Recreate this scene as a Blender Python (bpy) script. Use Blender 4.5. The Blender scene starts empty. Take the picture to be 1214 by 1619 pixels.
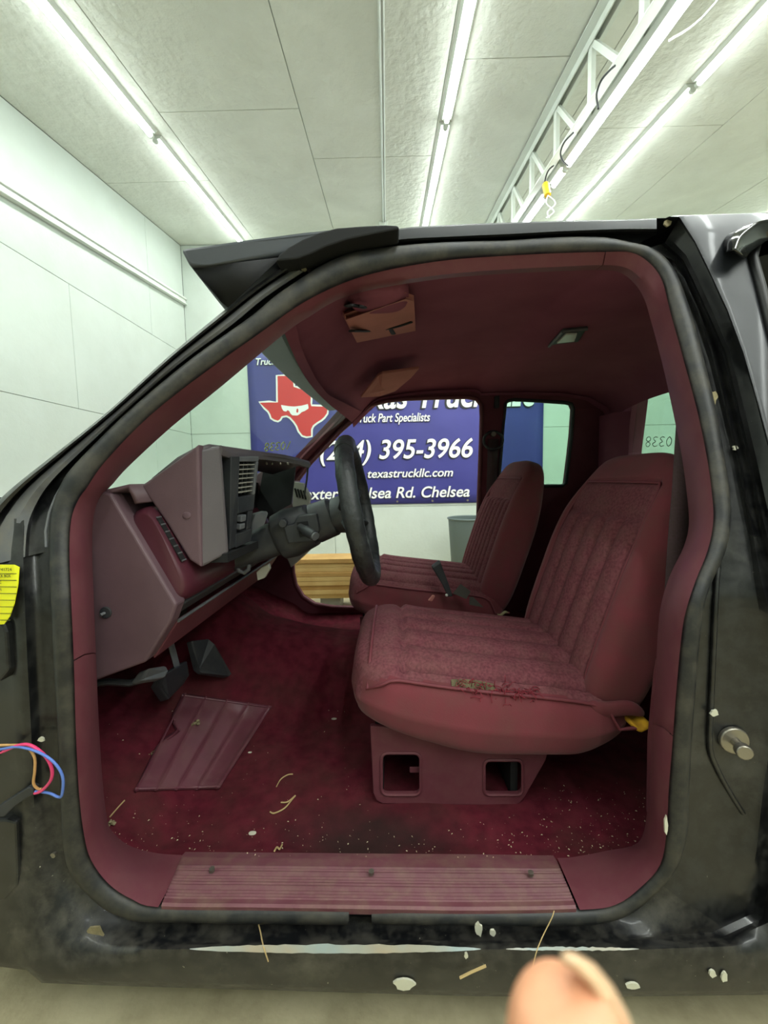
import bpy, bmesh, math, random
from mathutils import Vector, Matrix, geometry
random.seed(7)
scene = bpy.context.scene
COL = scene.collection

# ------------------------------------------------------------------ camera
IMG_W, IMG_H, FPX = 1214.0, 1619.0, 630.0
CAM_POS = Vector((0.0, 0.0, 1.03))
ROLL = 0.019
PSI, PIT = math.radians(-0.636), math.radians(4.752)
_f = Vector((math.sin(PSI)*math.cos(PIT), math.cos(PSI)*math.cos(PIT), -math.sin(PIT)))
_r0 = Vector((math.cos(PSI), -math.sin(PSI), 0)); _u0 = _r0.cross(_f)
_c, _s = math.cos(ROLL), math.sin(ROLL)
_r = _r0*_c - _u0*_s
_u = _r0*_s + _u0*_c
cam_data = bpy.data.cameras.new('camera')
cam = bpy.data.objects.new('camera', cam_data); COL.objects.link(cam)
cam.matrix_world = Matrix(((_r.x, _u.x, -_f.x, CAM_POS.x), (_r.y, _u.y, -_f.y, CAM_POS.y), (_r.z, _u.z, -_f.z, CAM_POS.z), (0, 0, 0, 1)))
cam_data.sensor_fit = 'VERTICAL'; cam_data.sensor_height = 36.0
cam_data.lens = FPX*36.0/IMG_H
cam_data.clip_start = 0.005
cam_data.dof.use_dof = True; cam_data.dof.focus_distance = 1.0; cam_data.dof.aperture_fstop = 9.0
scene.camera = cam

# ------------------------------------------------------------------ exposure, world
scene.view_settings.view_transform = 'Standard'
scene.view_settings.look = 'None'
scene.view_settings.gamma = 1.0
scene.view_settings.use_curve_mapping = False
scene.view_settings.exposure = 0.06
world = bpy.data.worlds.new('world'); scene.world = world; world.use_nodes = True
world.node_tree.nodes['Background'].inputs[0].default_value = (0.8, 0.87, 0.84, 1)
world.node_tree.nodes['Background'].inputs[1].default_value = 0.05
LED_POWER = 19.0      # watts per 2.4 m strip
LED_COLOR = (0.955, 1.0, 0.965)

# ------------------------------------------------------------------ pixel -> space
def ray(px, py):
    return _r*((px-607.0)/FPX) - _u*((py-809.5)/FPX) + _f
def atY(px, py, Y):
    d = ray(px, py); return CAM_POS + d*(Y/d.y)
def atX(px, py, X):
    d = ray(px, py); return CAM_POS + d*(X/d.x)
CEIL0, CEILS = 3.04, 0.152
def ceil_z(y): return CEIL0 + CEILS*y
def atC(px, py, drop=0.0):
    d = ray(px, py); return CAM_POS + d*((CEIL0-drop-CAM_POS.z)/(d.z-CEILS*d.y))
# truck frame
TD, TW = 0.61, 1.96
TYAW = math.radians(0.8)
TX = Vector((math.cos(TYAW), -math.sin(TYAW), 0)); TYV = Vector((math.sin(TYAW), math.cos(TYAW), 0))
TZ = -0.30          # the cab sits low, on timbers
TORG = Vector((0, TD, TZ))
TM = Matrix(((TX.x, TYV.x, 0, 0), (TX.y, TYV.y, 0, TD), (0, 0, 1, TZ), (0, 0, 0, 1)))
def w2t(p):
    q = p - TORG; return Vector((q.dot(TX), q.dot(TYV), q.z))
def tp(px, py, yt):
    d = ray(px, py); o = CAM_POS - TORG
    return w2t(CAM_POS + d*((yt - o.dot(TYV))/d.dot(TYV)))
def ring_y(z): return 0.05 + 0.28*max(0.0, z-1.12)
def tr(px, py, off=0.0, side=0):
    yt = 0.1
    for _ in range(14):
        q = tp(px, py, yt)
        yn = ring_y(q.z)+off
        if side: yn = TW-yn
        yt = 0.5*yt+0.5*yn
    return tp(px, py, yt)
def tplane_x(px, py, x):      # ray with the truck plane x = const
    d = ray(px, py); o = CAM_POS - TORG
    return w2t(CAM_POS + d*((x - o.dot(TX))/d.dot(TX)))
def tfind(px, py, fn, a, b, n=160):
    """first root of fn(point) along the ray for truck depth a..b"""
    prev = None
    for i in range(n+1):
        yt = a+(b-a)*i/n
        v = fn(tp(px, py, yt))
        if prev is not None and (v > 0) != (prev[1] > 0):
            lo, hi = prev[0], yt; slo = prev[1] > 0
            for _ in range(24):
                m = 0.5*(lo+hi)
                if (fn(tp(px, py, m)) > 0) == slo: lo = m
                else: hi = m
            return tp(px, py, 0.5*(lo+hi))
        prev = (yt, v)
    return tp(px, py, 0.5*(a+b))

# ------------------------------------------------------------------ materials
def lin(h):
    h = h.lstrip('#'); out = []
    for i in (0, 2, 4):
        v = int(h[i:i+2], 16)/255.0
        out.append(v/12.92 if v <= 0.04045 else ((v+0.055)/1.055)**2.4)
    return tuple(out)+(1.0,)
MATS = {}
def mat(name, col, rough=0.6, col2=None, nscale=8.0, bump=0.0, bscale=60.0, metal=0.0, coat=0.0, sheen=0.0, spec=0.5,
        dust=None, dscale=5.0, damt=0.5, detail=6.0, emit=0.0, distort=0.0, dust2=None, speck=None, speck_scale=70.0, speck_amt=0.03):
    m = bpy.data.materials.new(name); m.use_nodes = True; MATS[name] = m
    nt = m.node_tree; N, L = nt.nodes, nt.links
    b = N['Principled BSDF']
    b.inputs['Roughness'].default_value = rough; b.inputs['Metallic'].default_value = metal
    b.inputs['Coat Weight'].default_value = coat; b.inputs['Coat Roughness'].default_value = 0.08
    b.inputs['Sheen Weight'].default_value = sheen; b.inputs['Specular IOR Level'].default_value = spec
    if sheen: b.inputs['Sheen Roughness'].default_value = 0.5
    c1 = lin(col)
    tc = N.new('ShaderNodeTexCoord')
    sock = None
    if col2:
        nz = N.new('ShaderNodeTexNoise'); nz.inputs['Scale'].default_value = nscale; nz.inputs['Detail'].default_value = detail
        nz.inputs['Distortion'].default_value = distort
        L.new(tc.outputs['Object'], nz.inputs['Vector'])
        rp = N.new('ShaderNodeValToRGB'); rp.color_ramp.elements[0].position = 0.35; rp.color_ramp.elements[1].position = 0.68
        rp.color_ramp.elements[0].color = c1; rp.color_ramp.elements[1].color = lin(col2)
        L.new(nz.outputs['Fac'], rp.inputs['Fac']); sock = rp.outputs['Color']
    def overlay(sock, color, scale, lo, hi, amt, rs=None):
        nz = N.new('ShaderNodeTexNoise'); nz.inputs['Scale'].default_value = scale; nz.inputs['Detail'].default_value = 8; nz.inputs['Roughness'].default_value = 0.65
        L.new(tc.outputs['Object'], nz.inputs['Vector'])
        rp = N.new('ShaderNodeValToRGB'); rp.color_ramp.elements[0].position = lo; rp.color_ramp.elements[1].position = hi
        rp.color_ramp.elements[0].color = (0, 0, 0, 1); rp.color_ramp.elements[1].color = (amt, amt, amt, 1)
        L.new(nz.outputs['Fac'], rp.inputs['Fac'])
        mx = N.new('ShaderNodeMix'); mx.data_type = 'RGBA'
        L.new(rp.outputs['Color'], mx.inputs[0])
        if sock: L.new(sock, mx.inputs[6])
        else: mx.inputs[6].default_value = c1
        mx.inputs[7].default_value = lin(color)
        if rs is not None:
            mr = N.new('ShaderNodeMapRange'); mr.inputs[3].default_value = rough; mr.inputs[4].default_value = rs
            L.new(rp.outputs['Color'], mr.inputs[0]); L.new(mr.outputs[0], b.inputs['Roughness'])
        return mx.outputs[2]
    if dust: sock = overlay(sock, dust, dscale, 0.42, 0.72, damt, 0.85)
    if dust2: sock = overlay(sock, dust2, 9.0, 0.52, 0.78, 0.55)
    if speck: sock = overlay(sock, speck, speck_scale, 0.70-speck_amt, 0.74-speck_amt, 0.85)
    if sock: L.new(sock, b.inputs['Base Color'])
    else: b.inputs['Base Color'].default_value = c1
    if emit:
        b.inputs['Emission Color'].default_value = c1; b.inputs['Emission Strength'].default_value = emit
    if bump:
        nb = N.new('ShaderNodeTexNoise'); nb.inputs['Scale'].default_value = bscale; nb.inputs['Detail'].default_value = 4
        L.new(tc.outputs['Object'], nb.inputs['Vector'])
        bp = N.new('ShaderNodeBump'); bp.inputs['Strength'].default_value = bump; bp.inputs['Distance'].default_value = 0.01
        L.new(nb.outputs['Fac'], bp.inputs['Height']); L.new(bp.outputs['Normal'], b.inputs['Normal'])
    return m

def glass(name, tint, alpha=0.10, rough=0.02):
    """thin car glass: mostly clear, tinted, with a reflection"""
    m = bpy.data.materials.new(name); m.use_nodes = True; MATS[name] = m
    nt = m.node_tree; N, L = nt.nodes, nt.links
    N.remove(N['Principled BSDF']); out = N['Material Output']
    t = N.new('ShaderNodeBsdfTransparent'); t.inputs[0].default_value = tint
    g = N.new('ShaderNodeBsdfGlossy'); g.inputs['Roughness'].default_value = rough; g.inputs[0].default_value = (1, 1, 1, 1)
    fr = N.new('ShaderNodeFresnel'); fr.inputs[0].default_value = 1.45
    mt = N.new('ShaderNodeMath'); mt.operation = 'MULTIPLY_ADD'; mt.inputs[1].default_value = alpha; mt.inputs[2].default_value = 0.01; mt.use_clamp = True
    mx = N.new('ShaderNodeMixShader')
    L.new(fr.outputs[0], mt.inputs[0]); L.new(mt.outputs[0], mx.inputs[0]); L.new(t.outputs[0], mx.inputs[1]); L.new(g.outputs[0], mx.inputs[2])
    L.new(mx.outputs[0], out.inputs['Surface'])
    return m

mat('wall_paint', '#cbd4cd', 0.62, '#c4cdc6', 1.6, bump=0.15, bscale=35, dust='#b6bcb1', dscale=3.0, damt=0.25)
mat('wall_gap', '#9ea49b', 0.8)
mat('ceiling_paint', '#e0e3db', 0.7, '#d6d9d1', 2.0, bump=0.9, bscale=22, dust='#c6c7ba', dscale=2.2, damt=0.3, distort=1.2)
mat('white_metal', '#dfe4de', 0.45, '#d2d8d1', 4.0)
mat('tube_glow', '#f6fffa', 0.5, emit=20.0)
mat('concrete', '#bdb393', 0.75, '#a79c7b', 3.0, bump=0.2, bscale=40, dust='#7d7459', dscale=6.0, damt=0.5)
mat('lumber', '#d9bb7c', 0.7, '#c9a566', 6.0, bump=0.1, bscale=30)
mat('lumber_dark', '#c7a060', 0.7, '#b48c4e', 6.0, bump=0.1, bscale=30)
mat('visor_plastic', '#3d4146', 0.45, dust='#4c4f52', dscale=20, damt=0.2)
mat('foam_dirty', '#6b6248', 0.9, '#4f4732', 40, bump=0.4, bscale=120)
mat('fray_red', '#7e2230', 0.9)
mat('black_gloss', '#0c0d0f', 0.12, coat=0.6)
mat('vinyl_blue', '#3b3a8a', 0.45, '#35347f', 1.5)
mat('vinyl_navy', '#2d3468', 0.45, '#283061', 1.5)
mat('vinyl_white', '#f2f3f4', 0.5)
mat('vinyl_red', '#d0262b', 0.5)
mat('vinyl_black', '#16161e', 0.5)
mat('body_paint', '#0f1012', 0.33, '#141517', 3.0, coat=0.2, dust='#3f3f3d', dscale=34.0, damt=0.45, dust2='#55544f', speck='#9d9a90', speck_scale=120, speck_amt=0.0)
mat('rail_paint', '#16181b', 0.6, '#1a1c1f', 3.0, spec=0.3, dust='#3a3a38', dscale=20, damt=0.25)
mat('body_skin', '#1a1d22', 0.40, coat=0.12, spec=0.4, dust='#3a3c3e', dscale=20.0, damt=0.15)
mat('rocker_paint', '#111214', 0.40, '#16171a', 3.0, coat=0.1, dust='#56524a', dscale=34.0, damt=0.55, dust2='#6f6a5e', speck='#b9b5a5', speck_scale=120, speck_amt=0.015)
mat('rubber', '#17181a', 0.48, '#1d1f21', 10, dust='#6a6455', dscale=22.0, damt=0.35)
mat('rubber_clean', '#0e0f10', 0.45)
mat('grey_channel', '#66676a', 0.55, '#57585b', 8, dust='#7d7868', dscale=18, damt=0.5)
mat('trim_red', '#6c3a43', 0.5, '#62323b', 9.0, spec=0.35, dust='#82665d', dscale=30, damt=0.15, speck='#b09a8c', speck_scale=120, speck_amt=-0.03)
mat('trim_soft', '#6a3b44', 0.8, '#61343d', 9.0, spec=0.15)
mat('sill_red', '#6f414a', 0.55, '#653640', 12.0, dust='#87725f', dscale=30, damt=0.45, speck='#c0b098', speck_scale=130, speck_amt=-0.01)
mat('headliner', '#875060', 0.95, '#7e4657', 5.0, bump=0.06, bscale=300, spec=0.1)
mat('fabric', '#7b474e', 0.95, '#61343b', 140.0, bump=0.3, bscale=480, spec=0.15, dust='#7d6259', dscale=18, damt=0.28)
mat('velour', '#74383f', 0.9, '#673037', 14.0, bump=0.06, bscale=300, sheen=0.12, spec=0.15, dust='#785a52', dscale=14, damt=0.25)
mat('piping', '#6d2f38', 0.7)
mat('carpet', '#642430', 0.97, '#511b26', 30.0, bump=0.3, bscale=600, spec=0.05, dust='#4d362f', dscale=5.0, damt=0.55)
mat('heel_pad', '#6d3a46', 0.5, '#62313d', 10, dust='#7a6058', dscale=18, damt=0.35)
mat('dash_plastic', '#634c53', 0.55, '#5b454c', 12.0, bump=0.08, bscale=400, speck='#a08f8f', speck_scale=90, speck_amt=-0.05)
mat('dash_top', '#6e5a5c', 0.6)
mat('dash_roll', '#4f2530', 0.35, '#471e29', 6.0, speck='#a88f7a', speck_scale=110, speck_amt=-0.02)
mat('dash_bezel', '#5d5659', 0.5, '#544e51', 9.0, bump=0.08, bscale=400)
mat('black_plastic', '#2b2e33', 0.5, '#24262a', 8, dust='#55534e', dscale=20, damt=0.3)
mat('black_matte', '#0b0c0e', 0.8)
mat('grey_plastic', '#5b5e62', 0.55, '#505357', 8, dust='#7b7872', dscale=20, damt=0.3)
mat('pale_plastic', '#8f8d84', 0.6)
mat('leather_black', '#191b1d', 0.45, '#242729', 30, bump=0.3, bscale=60, dust='#45484a', dscale=7, damt=0.5)
mat('visor_cloth', '#b4736a', 0.9, '#a86a60', 8)
mat('webbing', '#4a363c', 0.8, '#40302f', 200)
mat('webbing_grey', '#4d4a45', 0.8)
mat('steel', '#9a958a', 0.35, '#857f73', 12, metal=0.8)
mat('lens_white', '#d8d8d2', 0.3)
mat('sticker_yellow', '#e6e41a', 0.45)
mat('ink', '#5f6020', 0.6)
mat('wire_pink', '#e63f78', 0.4); mat('wire_blue', '#5d7ed0', 0.4); mat('wire_tan', '#c99a62', 0.45)
mat('foam_yellow', '#d9a520', 0.9, '#b9871c', 40)
mat('straw', '#b9a070', 0.8); mat('crumb', '#cdbf9e', 0.8); mat('lichen', '#8d8262', 0.9, '#6f6549', 30, bump=0.5, bscale=90)
mat('paint_chip', '#c9c7b4', 0.7); mat('primer_blue', '#9fb5bc', 0.6, '#b7a58c', 7.0)
mat('crayon_yellow', '#d8e06a', 0.6); mat('crayon_dark', '#5a6a62', 0.6)
mat('skin', '#d9a07c', 0.5, '#d08f6c', 30, bump=0.1, bscale=200)
mat('nail', '#d9b48f', 0.35)
mat('plug_yellow', '#e2b61c', 0.5); mat('cable_black', '#16181a', 0.5); mat('cable_white', '#d9ddd8', 0.5)
mat('bin_grey', '#5f6c6a', 0.6)
glass('windshield', (0.80, 0.93, 0.85, 1), 0.05)
glass('window_green', (0.66, 0.82, 0.74, 1), 0.08)
glass('window_dark', (0.10, 0.09, 0.07, 1), 0.25)
glass('visor_smoke', (0.16, 0.15, 0.14, 1), 0.5)

# ------------------------------------------------------------------ mesh helpers
def mk(name, verts, faces, material, parent=None, smooth=True, fmats=None, extra=None):
    me = bpy.data.meshes.new(name)
    me.from_pydata([tuple(v) for v in verts], [], [tuple(f) for f in faces]); me.validate()
    o = bpy.data.objects.new(name, me); COL.objects.link(o)
    me.materials.append(MATS[material])
    for e in (extra or []): me.materials.append(MATS[e])
    if fmats: me.polygons.foreach_set('material_index', fmats)
    if smooth: me.polygons.foreach_set('use_smooth', [True]*len(me.polygons))
    if parent: o.parent = parent
    fix_normals(me)
    return o
def fix_normals(me):
    bm = bmesh.new(); bm.from_mesh(me); bmesh.ops.recalc_face_normals(bm, faces=bm.faces); bm.to_mesh(me); bm.free()
def autosmooth(o, ang=35):
    me = o.data; bm = bmesh.new(); bm.from_mesh(me)
    for e in bm.edges:
        if len(e.link_faces) == 2 and e.calc_face_angle(0) > math.radians(ang): e.smooth = False
    bm.to_mesh(me); bm.free(); return o
def bev(o, w, seg=2, ang=30):
    m = o.modifiers.new('bevel', 'BEVEL'); m.width = w; m.segments = seg; m.limit_method = 'ANGLE'; m.angle_limit = math.radians(ang); return o
def solid(o, t, off=0.0):
    m = o.modifiers.new('solidify', 'SOLIDIFY'); m.thickness = t; m.offset = off; return o
def empty(name, loc=(0, 0, 0)):
    o = bpy.data.objects.new(name, None); COL.objects.link(o); o.location = loc; o.empty_display_size = 0.1; return o
def tag(o, label, cat, group=None, kind=None):
    o['label'] = label; o['category'] = cat
    if group: o['group'] = group
    if kind: o['kind'] = kind
    return o
def lab(o, label): o['label'] = label; return o
def struct(o): o['kind'] = 'structure'; return o

def boxv(x0, x1, y0, y1, z0, z1):
    v = [(x, y, z) for x in (x0, x1) for y in (y0, y1) for z in (z0, z1)]
    f = [(0, 1, 3, 2), (4, 6, 7, 5), (0, 4, 5, 1), (2, 3, 7, 6), (0, 2, 6, 4), (1, 5, 7, 3)]
    return v, f
def box(name, x0, x1, y0, y1, z0, z1, material, parent=None, b=0.0):
    v, f = boxv(x0, x1, y0, y1, z0, z1)
    o = mk(name, v, f, material, parent, smooth=False)
    if b: bev(o, b)
    return o
def join(parts):
    V, Fc = [], []
    for v, f in parts:
        n = len(V); V += list(v); Fc += [tuple(i+n for i in q) for q in f]
    return V, Fc
def prismv(pts, d):
    """closed polygon of 3D points pushed along d"""
    n = len(pts); d = Vector(d)
    V = [Vector(p) for p in pts] + [Vector(p)+d for p in pts]
    Fc = [tuple(range(n)), tuple(range(2*n-1, n-1, -1))]
    for i in range(n): Fc.append((i, (i+1) % n, n+(i+1) % n, n+i))
    return V, Fc
def prism(name, pts, d, material, parent=None, b=0.0):
    v, f = prismv(pts, d); o = mk(name, v, f, material, parent, smooth=False)
    if b: bev(o, b)
    return o
def loftv(rows, closed_v=False, closed_u=False, caps=False):
    n = len(rows[0]); V = [p for r in rows for p in r]; Fc = []
    R = len(rows)
    for i in range(R if closed_u else R-1):
        a, b = i*n, ((i+1) % R)*n
        for j in range(n if closed_v else n-1):
            k = (j+1) % n
            Fc.append((a+j, a+k, b+k, b+j))
    if caps and closed_v:
        Fc.append(tuple(range(n))); Fc.append(tuple(range((R-1)*n, R*n)))
    return V, Fc
def loft(name, rows, material, parent=None, closed_v=False, closed_u=False, caps=False, ang=40):
    v, f = loftv(rows, closed_v, closed_u, caps)
    o = mk(name, v, f, material, parent); autosmooth(o, ang); return o
def catmull(pts, sub=4, closed=False):
    P = [Vector(p) for p in pts]; n = len(P); out = []
    for i in range(n if closed else n-1):
        p0 = P[(i-1) % n] if closed or i > 0 else P[0]
        p1 = P[i]; p2 = P[(i+1) % n]
        p3 = P[(i+2) % n] if closed or i+2 < n else P[-1]
        for k in range(sub):
            t = k/sub; t2 = t*t; t3 = t2*t
            out.append(0.5*((2*p1)+(p2-p0)*t+(2*p0-5*p1+4*p2-p3)*t2+(3*p1-p0-3*p2+p3)*t3))
    if not closed: out.append(P[-1])
    return out
def tubev(pts, rad, n=8, closed=False, flat=None):
    P = [Vector(p) for p in pts]; m = len(P)
    R = rad if isinstance(rad, (list, tuple)) else [rad]*m
    rows = []; up = None
    for i in range(m):
        a = P[(i-1) % m] if closed or i > 0 else P[0]
        b = P[(i+1) % m] if closed or i < m-1 else P[-1]
        t = (b-a)
        t = t.normalized() if t.length > 1e-9 else Vector((0, 0, 1))
        if up is None:
            up = Vector((0, 0, 1)) if abs(t.z) < 0.9 else Vector((1, 0, 0))
        s = t.cross(up)
        if s.length < 1e-6: s = t.cross(Vector((0, 1, 0.1)))
        s.normalize(); up = s.cross(t).normalized()
        k = 1.0 if flat is None else flat
        rows.append([P[i] + (s*math.cos(q)+up*math.sin(q)*k)*R[i] for q in [2*math.pi*j/n for j in range(n)]])
    return loftv(rows, True, closed, not closed)
def tube(name, pts, rad, material, parent=None, n=8, closed=False, flat=None):
    v, f = tubev(pts, rad, n, closed, flat); return autosmooth(mk(name, v, f, material, parent), 50)
def cylv(p0, p1, r0, r1=None, n=20):
    return tubev([p0, p1], [r0, r0 if r1 is None else r1], n)
def cyl(name, p0, p1, r0, material, parent=None, r1=None, n=20, b=0.0):
    v, f = cylv(p0, p1, r0, r1, n); o = autosmooth(mk(name, v, f, material, parent), 40)
    if b: bev(o, b, 2, 50)
    return o
def rboxv(nx, ny, nz, n, fn):
    """cube surface grid, squashed to a rounded box of exponent n, then mapped by fn(a,b,c)"""
    idx = {}; V = []; Fc = []; key = []
    def vid(i, j, k):
        t = (i, j, k)
        if t not in idx:
            a, b, c = 2*i/nx-1, 2*j/ny-1, 2*k/nz-1
            d = (abs(a)**n+abs(b)**n+abs(c)**n)**(1.0/n)
            idx[t] = len(V); V.append(Vector(fn(a/d, b/d, c/d))); key.append((a/d, b/d, c/d))
        return idx[t]
    for i in range(nx):
        for j in range(ny):
            for k, r in ((0, 1), (nz, 0)):
                q = (vid(i, j, k), vid(i+1, j, k), vid(i+1, j+1, k), vid(i, j+1, k)); Fc.append(q if r else q[::-1])
    for i in range(nx):
        for k in range(nz):
            for j, r in ((0, 0), (ny, 1)):
                q = (vid(i, j, k), vid(i+1, j, k), vid(i+1, j, k+1), vid(i, j, k+1)); Fc.append(q if r else q[::-1])
    for j in range(ny):
        for k in range(nz):
            for i, r in ((0, 1), (nx, 0)):
                q = (vid(i, j, k), vid(i, j+1, k), vid(i, j+1, k+1), vid(i, j, k+1)); Fc.append(q if r else q[::-1])
    return V, Fc, key
def rbox(name, n, fn, material, parent=None, res=(8, 8, 8)):
    v, f, _ = rboxv(res[0], res[1], res[2], n, fn); return mk(name, v, f, material, parent)
def ellip(name, c, r, material, parent=None, n=2.0, res=6):
    c = Vector(c); return rbox(name, n, lambda a, b, d: c+Vector((a*r[0], b*r[1], d*r[2])), material, parent, (res, res, res))
def fill_holes(outer, holes):
    """2D polygon with holes -> (verts2d, tris)"""
    pts = [Vector((p[0], p[1])) for p in outer]; edges = []; n = len(pts)
    edges += [(i, (i+1) % n) for i in range(n)]
    faces = [list(range(n))]
    allp = list(pts)
    for h in holes:
        s = len(allp); allp += [Vector((p[0], p[1])) for p in h]; m = len(h)
        edges += [(s+i, s+(i+1) % m) for i in range(m)]
    vo, eo, fo, _, _, _ = geometry.delaunay_2d_cdt(allp, edges, [], 0, 1e-7)
    def inside(p, poly):
        r = False; j = len(poly)-1
        for i in range(len(poly)):
            a, b = poly[i], poly[j]
            if (a[1] > p.y) != (b[1] > p.y) and p.x < (b[0]-a[0])*(p.y-a[1])/(b[1]-a[1])+a[0]: r = not r
            j = i
        return r
    keep = []
    for f in fo:
        c = sum((vo[i] for i in f), Vector((0, 0)))/len(f)
        if inside(c, outer) and not any(inside(c, h) for h in holes): keep.append(tuple(f))
    return vo, keep
def plate_holes(outer, holes, to3, depth):
    """flat plate with holes: to3(x,y) -> 3D, pushed by depth(point3) for the second layer"""
    vo, tr_ = fill_holes(outer, holes)
    A = [Vector(to3(p.x, p.y)) for p in vo]; B = [depth(a) for a in A]; n = len(A)
    Fc = [tuple(t) for t in tr_]+[tuple(i+n for i in reversed(t)) for t in tr_]
    cnt = {}
    for t in tr_:
        for i in range(len(t)):
            e = (t[i], t[(i+1) % len(t)]); cnt.setdefault(tuple(sorted(e)), []).append(e)
    for k, es in cnt.items():
        if len(es) == 1: a, b = es[0]; Fc.append((b, a, a+n, b+n))
    return A+B, Fc
def rrect(x0, y0, x1, y1, r, seg=4):
    out = []
    for cx, cy, a0 in ((x1-r, y1-r, 0), (x0+r, y1-r, 90), (x0+r, y0+r, 180), (x1-r, y0+r, 270)):
        for k in range(seg+1):
            a = math.radians(a0+90*k/seg); out.append((cx+r*math.cos(a), cy+r*math.sin(a)))
    return out
# ================================================================== ROOM
RX0, RX1, RY0, RY1 = -2.36, 5.2, -3.2, 4.85
floor = struct(box('floor', RX0-0.1, RX1+0.1, RY0-0.1, RY1+0.1, -0.1, 0.0, 'concrete'))

def slab(name, x0, x1, y0, y1, top, bot, material, parent=None):
    v = []
    for x in (x0, x1):
        for y in (y0, y1):
            v += [(x, y, ceil_z(y)+bot), (x, y, ceil_z(y)+top)]
    f = boxv(0, 1, 0, 1, 0, 1)[1]
    return mk(name, v, f, material, parent, smooth=False)
ceiling = struct(slab('ceiling', RX0-0.1, RX1+0.1, RY0-0.1, RY1+0.1, 0.12, 0.012, 'wall_gap'))
cx = [RX0, -1.47, -0.54, 0.39, 1.32, 2.45, 3.4, 4.3, RX1]
cseam = [3.6, 2.83, 3.35, 2.5, 3.1, 2.7, 3.3, 2.6]
for i in range(len(cx)-1):
    ys = sorted([RY0, cseam[i]-4.88, cseam[i]-2.44, cseam[i], RY1])
    for a, b in zip(ys[:-1], ys[1:]):
        if b-a < 0.05: continue
        g = 0.0022
        bev(slab('ceiling_panel', cx[i]+g, cx[i+1]-g, a+g, b-g, 0.012, 0.0, 'ceiling_paint', ceiling), 0.002, 1)

def wall_with_panels(name, axis, c, a0, a1, rows, seams, inward, topf):
    """axis 'x': wall plane x=c running along y ; axis 'y': plane y=c running along x"""
    base = []
    t = 0.15
    def P(a, z, d):
        return (c+d*inward, a, z) if axis == 'x' else (a, c+d*inward, z)
    def blk(aa, ab, z0, z1a, z1b, d0, d1):
        v = []
        for a, zt in ((aa, z1a), (ab, z1b)):
            for d in (d0, d1):
                v += [P(a, z0, d), P(a, zt, d)]
        return v, boxv(0, 1, 0, 1, 0, 1)[1]
    v, f = blk(a0, a1, 0.0, topf(a0), topf(a1), -t, -0.012)
    w = struct(mk(name, v, f, 'wall_gap', None, smooth=False))
    for k in range(len(rows)):
        z0 = rows[k]
        s = sorted([a0, a1]+[q for q in seams[k % len(seams)] if a0 < q < a1])
        for aa, ab in zip(s[:-1], s[1:]):
            g = 0.002
            za = topf(aa) if k == len(rows)-1 else rows[k+1]
            zb = topf(ab) if k == len(rows)-1 else rows[k+1]
            v, f = blk(aa+g, ab-g, z0+g, za-g, zb-g, -0.012, 0.0)
            bev(mk('wall_panel', v, f, 'wall_paint', w, smooth=False), 0.0015, 1)
    return w
rows_l = [0, 0.69, 1.61, 2.53]
wall_with_panels('wall_left', 'x', RX0, RY0, RY1, rows_l, [[0.65, 3.09, -1.8], [1.9, 4.1, -0.5], [0.65, 3.09, -1.8], [1.75, 4.15, -0.7]], 1, lambda y: ceil_z(y))
wall_with_panels('wall_back', 'y', RY1, RX0, RX1, rows_l, [[-0.66, 1.78, 4.2], [-1.2, 1.2, 3.6], [-0.66, 1.78, 4.2], [-1.2, 1.2, 3.6]], -1, lambda x: ceil_z(RY1))
wall_with_panels('wall_right', 'x', RX1, RY0, RY1, rows_l, [[-0.8, 1.64, 4.08]], -1, lambda y: ceil_z(y))
wall_with_panels('wall_front', 'y', RY0, RX0, RX1, rows_l, [[-0.66, 1.78, 4.2]], 1, lambda x: ceil_z(RY0))

# white track along the left wall
def sbar(y0, y1, zf, x0, x1, h0, h1):
    v = []
    for y in (y0, y1):
        for x in (x0, x1): v += [(x, y, zf(y)+h0), (x, y, zf(y)+h1)]
    return v, [(0, 1, 3, 2), (4, 6, 7, 5), (0, 4, 5, 1), (2, 3, 7, 6), (0, 2, 6, 4), (1, 5, 7, 3)]
zr = lambda y: 2.875+0.128*(y-2.595)
v, f = join([sbar(-3.1, 4.84, zr, RX0+0.001, RX0+0.03, -0.055, 0.02), sbar(-3.1, 4.84, zr, RX0+0.03, RX0+0.045, 0.0, 0.02), sbar(-3.1, 4.84, zr, RX0+0.03, RX0+0.045, -0.055, -0.04)])
bev(tag(mk('wall_track', v, f, 'white_metal', None, smooth=False), 'long white metal track running along the left wall below the ceiling', 'track'), 0.003, 1)

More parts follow.
